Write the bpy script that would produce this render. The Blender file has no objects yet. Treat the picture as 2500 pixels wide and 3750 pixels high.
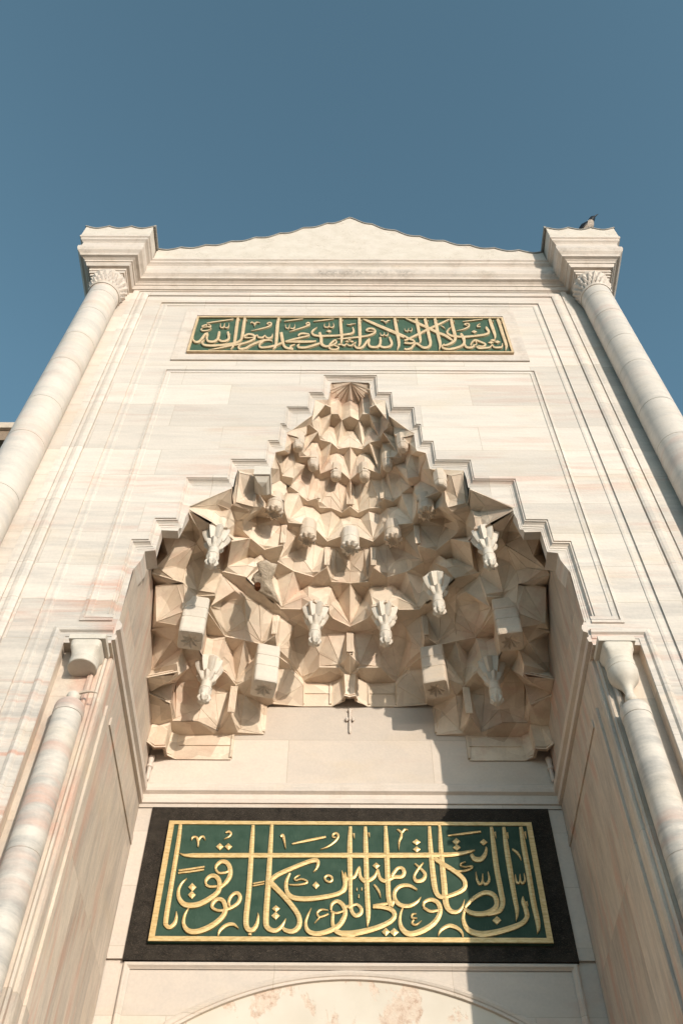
import bpy, bmesh, math, random
from mathutils import Vector, Matrix
from mathutils.geometry import delaunay_2d_cdt, tessellate_polygon
random.seed(7)
C = bpy.context.scene.collection
# ------------------------------------------------------------------ camera
F = 3670.; TH = math.radians(55.9); CX, CY, CZ = -0.07, -6.0, 1.6
YAW, ROLL = 0.005247, 0.008166
ct, st = math.cos(TH), math.sin(TH); cr, sr = math.cos(ROLL), math.sin(ROLL); cw, sw = math.cos(YAW), math.sin(YAW)
def ray(u, v):
    a = (u-1250)/F; b = (1875-v)/F
    a, b = a*cr-b*sr, a*sr+b*cr
    x, y, z = a, ct-b*st, st+b*ct
    return (x*cw-y*sw, x*sw+y*cw, z)
# measured points of the photograph -> points on a known wall plane (y), floor plane (z) or jamb plane (x)
def onY(u, v, y=0.):
    r = ray(u, v); t = (y-CY)/r[1]; return (CX+r[0]*t, y, CZ+r[2]*t)
def onZ(u, v, z):
    r = ray(u, v); t = (z-CZ)/r[2]; return (CX+r[0]*t, CY+r[1]*t, z)
def onX(u, v, x):
    r = ray(u, v); t = (x-CX)/r[0]; return (x, CY+r[1]*t, CZ+r[2]*t)
def proj(x, y, z):
    dx, dy, dz = x-CX, y-CY, z-CZ
    dx, dy = dx*cw+dy*sw, -dx*sw+dy*cw
    d = dy*ct+dz*st; u = -dy*st+dz*ct
    a, b = dx/d, u/d
    a, b = a*cr+b*sr, -a*sr+b*cr
    return (1250+F*a, 1875-F*b)
cam = bpy.data.cameras.new('camera'); co = bpy.data.objects.new('camera', cam); C.objects.link(co)
cam.sensor_fit = 'VERTICAL'; cam.sensor_height = 36; cam.lens = 36*F/3750; cam.clip_start = .1; cam.clip_end = 2000
f0 = Vector(ray(1250, 1875)); rt = (Vector(ray(1250+F, 1875))-f0).normalized(); up = (Vector(ray(1250, 1875-F))-f0).normalized()
M = Matrix((rt, up, -f0.normalized())).transposed().to_4x4(); M.translation = (CX, CY, CZ); co.matrix_world = M
bpy.context.scene.camera = co
# ------------------------------------------------------------------ sky and sun
SUN_AZ, SUN_EL = math.radians(28.5), math.radians(9.5)      # from the right of the facade normal
w = bpy.data.worlds.new('World'); bpy.context.scene.world = w; w.use_nodes = True
nt = w.node_tree; bg = nt.nodes['Background']
sky = nt.nodes.new('ShaderNodeTexSky'); sky.sky_type = 'NISHITA'; sky.sun_disc = False
sky.sun_elevation = SUN_EL; sky.sun_rotation = math.pi-SUN_AZ; sky.air_density = 1.0; sky.dust_density = .6; sky.ozone_density = 1.0
hs = nt.nodes.new('ShaderNodeHueSaturation'); hs.inputs['Saturation'].default_value = .72
hs.inputs['Hue'].default_value = .47
nt.links.new(sky.outputs[0], hs.inputs['Color']); tn = nt.nodes.new('ShaderNodeMix'); tn.data_type = 'RGBA'; tn.blend_type = 'MULTIPLY'; tn.inputs[0].default_value = 1; tn.inputs[7].default_value = (1.03, 1.33, 1.47, 1)   # clear blue-teal air
tc = nt.nodes.new('ShaderNodeTexCoord'); sz = nt.nodes.new('ShaderNodeSeparateXYZ'); mr = nt.nodes.new('ShaderNodeMapRange'); nt.links.new(tc.outputs['Generated'], sz.inputs[0]); nt.links.new(sz.outputs[2], mr.inputs[0])
mr.inputs[1].default_value = .86; mr.inputs[2].default_value = 1.; mr.inputs[3].default_value = 1.07; mr.inputs[4].default_value = .92     # the clear sky deepens towards the zenith
vm = nt.nodes.new('ShaderNodeVectorMath'); vm.operation = 'SCALE'; vm.inputs[0].default_value = (.98, 1.34, 1.58); nt.links.new(mr.outputs[0], vm.inputs['Scale']); nt.links.new(vm.outputs[0], tn.inputs[7])
nt.links.new(hs.outputs[0], tn.inputs[6]); nt.links.new(tn.outputs[2], bg.inputs['Color'])
bg.inputs['Strength'].default_value = .15
sd = bpy.data.lights.new('sun', 'SUN'); so = bpy.data.objects.new('sun', sd); C.objects.link(so)
sd.energy = 3.85; sd.angle = math.radians(.55); sd.color = (1, .90, .77)
so.rotation_euler = Vector((math.sin(SUN_AZ)*math.cos(SUN_EL), -math.cos(SUN_AZ)*math.cos(SUN_EL), math.sin(SUN_EL))).to_track_quat('Z', 'Y').to_euler()
vs = bpy.context.scene.view_settings; vs.view_transform = 'Standard'; vs.look = 'None'; vs.gamma = 1; vs.exposure = 0
bpy.context.scene.cycles.max_bounces = 8; bpy.context.scene.cycles.diffuse_bounces = 5
# ------------------------------------------------------------------ materials
class NT:
    def __init__(s, name, rough=.6, spec=.3):
        s.m = bpy.data.materials.new(name); s.m.use_nodes = True; s.t = s.m.node_tree
        s.b = s.t.nodes['Principled BSDF']; s.b.inputs['Roughness'].default_value = rough; s.b.inputs['Specular IOR Level'].default_value = spec
        g = s.n('ShaderNodeNewGeometry'); s.pos = g.outputs['Position']
    def n(s, t, **k):
        o = s.t.nodes.new(t)
        for a, v in k.items():
            if a[0] == '_': setattr(o, a[1:], v)
            else: o.inputs[a].default_value = v
        return o
    def l(s, a, b): s.t.links.new(a, b)
    def map(s, scale, rot=(0, 0, 0), loc=(0, 0, 0), src=None):
        m = s.n('ShaderNodeMapping', Scale=scale, Rotation=rot, Location=loc); s.l(src or s.pos, m.inputs[0]); return m.outputs[0]
    def noise(s, vec, scale, detail=4, rough=.55, dist=0):
        o = s.n('ShaderNodeTexNoise', Scale=scale, Detail=detail, Roughness=rough, Distortion=dist); s.l(vec, o.inputs['Vector']); return o.outputs['Fac']
    def ramp(s, fac, stops):
        r = s.n('ShaderNodeValToRGB'); e = r.color_ramp.elements
        e[0].position, e[0].color = stops[0][0], (*stops[0][1], 1); e[1].position, e[1].color = stops[-1][0], (*stops[-1][1], 1)
        for p, c in stops[1:-1]:
            x = e.new(p); x.color = (*c, 1)
        s.l(fac, r.inputs[0]); return r.outputs[0]
    def grey(s, fac, a, b, lo=0., hi=1.): return s.ramp(fac, [(a, (lo,)*3), (b, (hi,)*3)])
    def mix(s, fac, a, b, mode='MIX'):
        m = s.n('ShaderNodeMix', _data_type='RGBA', _blend_type=mode)
        for v, i in ((fac, 0), (a, 6), (b, 7)):
            if isinstance(v, (int, float)): m.inputs[i].default_value = v
            elif isinstance(v, tuple): m.inputs[i].default_value = (*v, 1)
            else: s.l(v, m.inputs[i])
        return m.outputs[2]
    def math(s, op, a, b):
        m = s.n('ShaderNodeMath', _operation=op)
        for v, i in ((a, 0), (b, 1)):
            if isinstance(v, (int, float)): m.inputs[i].default_value = v
            else: s.l(v, m.inputs[i])
        return m.outputs[0]
    def bump(s, h, strength, dist=.01):
        b = s.n('ShaderNodeBump', Strength=strength, Distance=dist); s.l(h, b.inputs['Height']); s.l(b.outputs[0], s.b.inputs['Normal'])
    def col(s, c): s.l(c, s.b.inputs['Base Color'])
def marble(name, base=(.68, .605, .53), vein=(.415, .38, .35), stretch=(.35, .35, 3.2), rot=(0, 0, 0), joints=None, veinamt=.55, pink=.35, stain=.0, strong_low=False, course=.56, rough=.55, blocks=0, grime=0):
    s = NT(name, rough)
    sep = s.n('ShaderNodeSeparateXYZ'); s.l(s.pos, sep.inputs[0])
    v = s.map(stretch, rot)
    block = None
    if joints:
        cb = s.n('ShaderNodeCombineXYZ'); s.l(sep.outputs['X' if joints == 'x' else 'Y'], cb.inputs[0]); s.l(sep.outputs['Z'], cb.inputs[1])
        br = s.n('ShaderNodeTexBrick', Scale=1., **{'Mortar Size': .0035, 'Mortar Smooth': .1, 'Bias': 0, 'Brick Width': 1.55, 'Row Height': course})
        br.offset = .43; br.squash = 1.0; br.inputs['Color1'].default_value = (.2, .2, .2, 1); br.inputs['Color2'].default_value = (1, 1, 1, 1); br.inputs['Mortar'].default_value = (.5, .5, .5, 1)
        s.l(cb.outputs[0], br.inputs['Vector']); block = br
        add = s.n('ShaderNodeVectorMath', _operation='MULTIPLY_ADD'); s.l(br.outputs['Color'], add.inputs[0]); add.inputs[1].default_value = (1.5, 3.1, 4.7); s.l(v, add.inputs[2]); v = add.outputs[0]
    n1 = s.noise(v, 1.6, 7, .6, .7); n2 = s.noise(v, 5.5, 6, .65, .4); n3 = s.noise(s.pos, 34., 5, .6)
    big = s.noise(s.map((.5, .5, .8), loc=(3, 1, 7)), 1.1, 3, .5)
    va = s.mix(.42, s.grey(n1, .44, .60), s.grey(n2, .42, .62))
    if strong_low:
        low = s.n('ShaderNodeMapRange', **{'From Min': 7.5, 'From Max': 11.5, 'To Min': 1.25, 'To Max': .5}); s.l(sep.outputs['Z'], low.inputs[0])
        va = s.mix(1., va, low.outputs[0], 'MULTIPLY')
    c = s.mix(s.mix(1., va, (veinamt,)*3, 'MULTIPLY'), base, vein)
    pk = s.mix(1., s.grey(s.noise(v, 2.1, 5, .6, .5), .50, .63), s.grey(big, .44, .56), 'MULTIPLY')
    pk = s.mix(1., pk, (pink,)*3, 'MULTIPLY')
    if strong_low:
        lp = s.n('ShaderNodeMapRange', **{'From Min': 8.2, 'From Max': 12., 'To Min': 1., 'To Max': .35}); s.l(sep.outputs['Z'], lp.inputs[0]); pk = s.mix(1., pk, lp.outputs[0], 'MULTIPLY')
    c = s.mix(pk, c, (.56, .315, .235))
    yl = s.mix(1., s.grey(s.noise(s.map((.6, .6, 1.6), loc=(9, 2, 4)), 1.7, 5, .6), .54, .72), (.35,)*3, 'MULTIPLY')
    c = s.mix(yl, c, (.60, .47, .315))
    c = s.mix(.22, c, s.ramp(n3, [(.3, tuple(x*.8 for x in base)), (.7, tuple(min(.9, x*1.15) for x in base))]))
    if blocks:
        vo = s.n('ShaderNodeTexVoronoi', Scale=blocks); s.l(s.map((1, 1, 1.1)), vo.inputs['Vector']); sh = s.n('ShaderNodeSeparateColor'); s.l(vo.outputs['Color'], sh.inputs[0])
        c = s.mix(1., c, s.ramp(sh.outputs[0], [(0., (.82, .79, .75)), (.5, (1., .985, .96)), (1., (1.10, 1.10, 1.09))]), 'MULTIPLY'); c = s.mix(s.math('MULTIPLY', s.grey(sh.outputs[1], .6, .95), .22), c, (.52, .34, .24))
    if stain:
        sn = s.mix(1., s.grey(s.noise(s.map((1.4, 1.4, .8)), 3.2, 8, .7, .3), .5, .74), (stain,)*3, 'MULTIPLY')
        c = s.mix(sn, c, (.32, .235, .165))
    if grime:
        gb = s.n('ShaderNodeMapRange', **{'From Min': .0, 'From Max': .16, 'To Min': 1., 'To Max': 0.}); s.l(s.math('ABSOLUTE', s.math('SUBTRACT', sep.outputs['Z'], 16.90), 0), gb.inputs[0])
        gm = s.mix(1., s.mix(1., gb.outputs[0], s.grey(s.noise(s.map((1.1, 1.1, .3), loc=(4, 0, 0)), 1.6, 3), .50, .62), 'MULTIPLY'), s.grey(s.noise(s.pos, 26, 6, .7), .38, .6), 'MULTIPLY'); c = s.mix(s.math('MULTIPLY', gm, .55), c, (.10, .075, .055))
    h = s.math('ADD', s.math('MULTIPLY', n3, .5), s.noise(s.pos, 6., 4, .6))
    if block:
        tone = s.math('MULTIPLY_ADD', br.outputs['Color'], .22); tone.node.inputs[2].default_value = .82
        c = s.mix(1., c, tone, 'MULTIPLY')
        jm = s.math('MULTIPLY', br.outputs['Fac'], s.grey(s.noise(s.pos, 2.3, 3), .35, .6, .25, .8))
        c = s.mix(jm, c, (.42, .34, .26)); h = s.math('SUBTRACT', h, s.math('MULTIPLY', br.outputs['Fac'], 1.2))
    s.col(c); s.bump(h, .28, .012)
    return s.m
M_WALL = marble('facade_marble', joints='x', strong_low=True, veinamt=.82, pink=1.)
M_JAMB = marble('jamb_marble', base=(.63, .53, .435), vein=(.37, .32, .28), stretch=(1.2, 3.4, .5), rot=(.42, 0, 0), joints='y', course=1.3, veinamt=.95, pink=.75, stain=.2)
M_BACK = marble('niche_back_marble', base=(0.630, 0.539, 0.458), vein=(0.420, 0.380, 0.355), stretch=(1.0, 1.0, 1.6), rot=(0, .6, 0), joints='x', course=.62, veinamt=.32, pink=.3)
M_TRIM = marble('moulding_marble', base=(0.640, 0.553, 0.478), veinamt=.5, pink=.2, stain=.25)
M_CORN = marble('cornice_marble', base=(0.650, 0.563, 0.488), veinamt=.5, pink=.1, stain=.42, grime=1)
M_COL = marble('column_marble', base=(.665, .595, .525), vein=(.40, .375, .35), stretch=(.7, .7, 2.6), rot=(.16, .12, 0), veinamt=.6, pink=.3, rough=.42)
M_COLN = marble('banded_marble', base=(.63, .565, .495), vein=(.25, .245, .24), stretch=(.5, .5, 2.3), rot=(.14, .10, 0), veinamt=.95, pink=.75, rough=.4)
M_VAULT = marble('muqarnas_marble', base=(.735, .622, .505), vein=(.52, .415, .325), stretch=(1, 1, 1.5), veinamt=.5, pink=.45, stain=.3, blocks=3.2)
M_NEW = marble('white_carved_marble', base=(.645, .58, .495), veinamt=.4, pink=0, stain=.2)
M_OLD = marble('old_carved_marble', base=(.60, .495, .39), veinamt=.5, pink=.25, stain=.55)
def rough_stone(name, a, b, sc=9., bs=.9):
    s = NT(name, .85, .1); n = s.noise(s.pos, sc, 8, .7); s.col(s.ramp(n, [(.3, a), (.7, b)])); s.bump(s.noise(s.pos, sc*2.2, 8, .75), bs, .03); return s.m
M_ROUGH = rough_stone('broken_stone', (.36, .27, .19), (.66, .55, .43))
M_RUST = rough_stone('rusty_hole', (.10, .035, .015), (.22, .09, .04), 60)
M_LEAD = rough_stone('lead_sheet', (.20, .19, .175), (.36, .335, .30), 7, .25)
M_PLASTER = None
s = NT('gable_plaster', .8, .15); n = s.noise(s.pos, 5, 6, .6); cr_ = s.n('ShaderNodeTexVoronoi', _feature='DISTANCE_TO_EDGE', Scale=4.2)
wv = s.n('ShaderNodeVectorMath', _operation='MULTIPLY_ADD'); wn = s.n('ShaderNodeTexNoise', Scale=3.1, Detail=6); s.l(s.pos, wn.inputs['Vector']); s.l(wn.outputs['Color'], wv.inputs[0]); wv.inputs[1].default_value = (1.2, 1.2, 1.2); s.l(s.map((1, 1, 1.5)), wv.inputs[2]); s.l(wv.outputs[0], cr_.inputs['Vector'])
ck = s.grey(cr_.outputs['Distance'], .0, .022, 1, 0)
ck = s.mix(1., ck, s.grey(s.noise(s.pos, 3.3, 4), .46, .6), 'MULTIPLY')
c = s.ramp(n, [(.3, (.56, .495, .42)), (.7, (.635, .57, .50))]); c = s.mix(s.mix(1., ck, (.65,)*3, 'MULTIPLY'), c, (.36, .28, .2)); s.col(c); s.bump(s.math('SUBTRACT', n, s.math('MULTIPLY', ck, .8)), .4, .012); M_GABLE = s.m
s = NT('lunette_marble', .6, .2); n = s.noise(s.map((1.2, 1.2, .75)), 3.1, 8, .62, .4); m = s.grey(n, .515, .545); c1 = s.ramp(s.noise(s.pos, 2.2, 5), [(.3, (.57, .505, .42)), (.7, (.65, .585, .50))]); c2 = s.ramp(s.noise(s.pos, 17, 8, .7), [(.32, (.45, .30, .22)), (.5, (.62, .49, .39)), (.68, (.66, .57, .47))])
s.col(s.mix(m, c1, c2)); s.bump(s.math('SUBTRACT', s.math('MULTIPLY', s.noise(s.pos, 22, 7, .7), m), s.math('MULTIPLY', m, .6)), .6, .02); M_LUN = s.m
s = NT('dark_slate', .7, .12); n = s.noise(s.map((2, 2, 2)), 4, 8, .7, .3); n2 = s.noise(s.map((9, 9, 22), rot=(0, .5, 0)), 5, 8, .75, 2.2)
c = s.ramp(n, [(.3, (.011, .009, .0075)), (.7, (.036, .029, .023))]); c = s.mix(s.mix(1., s.grey(n2, .53, .66), (.75,)*3, 'MULTIPLY'), c, (.16, .125, .09)); s.col(c); s.bump(n2, .5, .008); M_SLATE = s.m
s = NT('green_paint', .65, .15); n = s.noise(s.map((1, 1, 1)), 7, 7, .65); n2 = s.noise(s.map((30, 30, 5)), 3, 5, .6); c = s.ramp(n, [(.3, (.024, .054, .037)), (.7, (.046, .082, .058))]); c = s.mix(s.mix(1., s.grey(n2, .58, .75), (.3,)*3, 'MULTIPLY'), c, (.10, .16, .12)); s.col(c); s.bump(n2, .2, .004); M_GREEN = s.m
s = NT('faded_green_paint', .65, .15); n = s.noise(s.map((1, 1, 1)), 7, 7, .65); n2 = s.noise(s.map((30, 30, 5)), 3, 5, .6); c = s.ramp(n, [(.3, (.042, .082, .054)), (.7, (.072, .122, .082))]); c = s.mix(s.mix(1., s.grey(n2, .58, .75), (.3,)*3, 'MULTIPLY'), c, (.10, .16, .12)); s.col(c); s.bump(n2, .2, .004); M_GREEN2 = s.m
s = NT('gold_leaf', .42, .5); n = s.noise(s.map((3, 3, 14), rot=(0, .3, 0)), 5, 7, .65); c = s.ramp(n, [(.28, (.46, .28, .10)), (.5, (.68, .465, .205)), (.72, (.78, .58, .31))]); s.col(c); s.b.inputs['Metallic'].default_value = .35; s.bump(n, .25, .006); M_GOLD = s.m
s = NT('faded_gold', .6, .3); n = s.noise(s.pos, 12, 7, .65); s.col(s.ramp(n, [(.3, (.50, .36, .21)), (.7, (.66, .50, .32))])); s.bump(n, .2, .005); M_GOLD2 = s.m
s = NT('paving', .8, .2); br = s.n('ShaderNodeTexBrick', Scale=1., **{'Mortar Size': .012, 'Brick Width': 1.1, 'Row Height': .7}); s.l(s.pos, br.inputs['Vector']); br.inputs['Color1'].default_value = (.12, .105, .088, 1); br.inputs['Color2'].default_value = (.15, .13, .108, 1); br.inputs['Mortar'].default_value = (.25, .22, .18, 1); s.col(s.mix(.3, br.outputs[0], s.ramp(s.noise(s.pos, 2, 6), [(.3, (.10, .088, .072)), (.7, (.18, .158, .13))]))); M_PAVE = s.m
def plain(name, c, r=.7):
    s = NT(name, r, .2); s.col(s.ramp(s.noise(s.pos, 60, 4), [(.3, tuple(x*.75 for x in c)), (.7, tuple(min(1, x*1.2) for x in c))])); return s.m
M_BROWN = plain('shade_brown_stone', (.27, .20, .145), .8); M_BLACK = plain('black_feathers', (.012, .012, .014), .45); M_GREYF = plain('grey_feathers', (.42, .35, .29)); M_BEAK = plain('dark_beak', (.015, .014, .014), .35)
# ------------------------------------------------------------------ mesh helpers
class MB:
    def __init__(s): s.v = []; s.f = []; s.mi = []
    def add(s, vs, fs, mi=0):
        o = len(s.v); s.v += [tuple(p) for p in vs]; s.f += [tuple(o+i for i in f) for f in fs]; s.mi += [mi]*len(fs); return s
    def box(s, x0, x1, y0, y1, z0, z1):
        return s.add([(x, y, z) for z in (z0, z1) for y in (y0, y1) for x in (x0, x1)], [(0, 2, 3, 1), (4, 5, 7, 6), (0, 1, 5, 4), (2, 6, 7, 3), (0, 4, 6, 2), (1, 3, 7, 5)])
    def rings(s, R, closed=True, cap0=False, cap1=False):
        n = len(R[0]); vs = [p for r in R for p in r]; fs = []
        for i in range(len(R)-1):
            for j in range(n if closed else n-1):
                k = (j+1) % n; fs.append((i*n+j, i*n+k, (i+1)*n+k, (i+1)*n+j))
        if cap0: fs.append(tuple(range(n))[::-1])
        if cap1: fs.append(tuple((len(R)-1)*n+j for j in range(n)))
        return s.add(vs, fs)
    def lathe(s, cx, cy, prof, seg=32, mod=None):
        R = []
        for i, (z, r) in enumerate(prof):
            ring = []
            for j in range(seg):
                a = 2*math.pi*j/seg; q = r*(mod(i, a) if mod else 1)
                ring.append((cx+q*math.cos(a), cy+q*math.sin(a), z))
            R.append(ring)
        return s.rings(R, True, True, True)
    def poly(s, loops, fn):
        """filled polygon with holes; loops of 2d points"""
        P = [[Vector((a, b, 0)) for a, b in l] for l in loops]
        flat = [q for l in loops for q in l]
        return s.add([fn(a, b) for a, b in flat], [tuple(t) for t in tessellate_polygon(P)])
    def prism(s, loop, fa, fb):
        """2d outline -> closed solid between the mappings fa and fb"""
        n = len(loop); tri = [tuple(t) for t in tessellate_polygon([[Vector((a, b, 0)) for a, b in loop]])]
        s.add([fa(*q) for q in loop]+[fb(*q) for q in loop], tri+[tuple(n+i for i in t[::-1]) for t in tri]+[(i, (i+1) % n, n+(i+1) % n, n+i) for i in range(n)]); return s
    def build(s, name, mats, parent=None, smooth=False, loc=(0, 0, 0), recalc=True):
        me = bpy.data.meshes.new(name); L = Vector(loc)
        if parent:
            q = parent
            while q: L = L+q.location; q = q.parent
        me.from_pydata([tuple(Vector(p)-L) for p in s.v], [], s.f)
        for m in (mats if isinstance(mats, (list, tuple)) else [mats]): me.materials.append(m)
        me.polygons.foreach_set('material_index', s.mi)
        bm = bmesh.new(); bm.from_mesh(me); bmesh.ops.remove_doubles(bm, verts=bm.verts, dist=.0004)
        if recalc: bmesh.ops.recalc_face_normals(bm, faces=bm.faces)
        bm.to_mesh(me); bm.free()
        if smooth:
            me.polygons.foreach_set('use_smooth', [True]*len(me.polygons)); me.set_sharp_from_angle(angle=math.radians(smooth if smooth is not True else 40))
        o = bpy.data.objects.new(name, me); C.objects.link(o); o.location = loc
        if parent: o.parent = parent
        return o
def tag(o, label=None, cat=None, group=None, kind=None):
    for k, v in (('label', label), ('category', cat), ('group', group), ('kind', kind)):
        if v: o[k] = v
    return o
def thing(name, label, cat, loc=(0, 0, 0), group=None):
    o = bpy.data.objects.new(name, None); C.objects.link(o); o.location = loc; o.empty_display_size = .2; return tag(o, label, cat, group)
def offset2(path, d, closed=False):
    """mitred offset of a 2d polyline to its right-hand side by d"""
    n = len(path); out = []
    for i in range(n):
        a = path[i-1] if (i > 0 or closed) else None; b = path[i]; c = path[(i+1) % n] if (i < n-1 or closed) else None
        ns = []
        for p, q in ((a, b), (b, c)):
            if p is None or q is None: continue
            dx, dy = q[0]-p[0], q[1]-p[1]; L = math.hypot(dx, dy)
            if L > 1e-6: ns.append((dy/L, -dx/L))
        if len(ns) == 2:
            mx, my = ns[0][0]+ns[1][0], ns[0][1]+ns[1][1]; L = math.hypot(mx, my)
            if L < .35: mx, my, k = ns[1][0], ns[1][1], 1.
            else:
                mx, my = mx/L, my/L; k = min(1/max(.3, mx*ns[0][0]+my*ns[0][1]), 2.2)
        else: mx, my, k = *ns[0], 1.
        out.append((b[0]+mx*d*k, b[1]+my*d*k))
    return out
def sweep(mb, path, prof, fn, closed=False):
    """profile of (offset to the right, height) along a 2d path; fn(a, b, h) -> 3d"""
    cols = [[fn(a, b, h) for a, b in offset2(path, d, closed)] for d, h in prof]
    n = len(path); R = [[c[i] for c in cols] for i in range(n)]
    m = len(prof); vs = [p for r in R for p in r]; fs = []
    for i in range(n if closed else n-1):
        k = (i+1) % n
        for j in range(m-1): fs.append((i*m+j, i*m+j+1, k*m+j+1, k*m+j))
    mb.add(vs, fs)
    if not closed: mb.add(R[0], [tuple(range(m))]); mb.add(R[-1], [tuple(range(m))])
    return mb
wallY = lambda y0: (lambda a, b, h: (a, y0-h, b))
mir = lambda L: [(-a, b) for a, b in L[::-1]]
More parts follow.
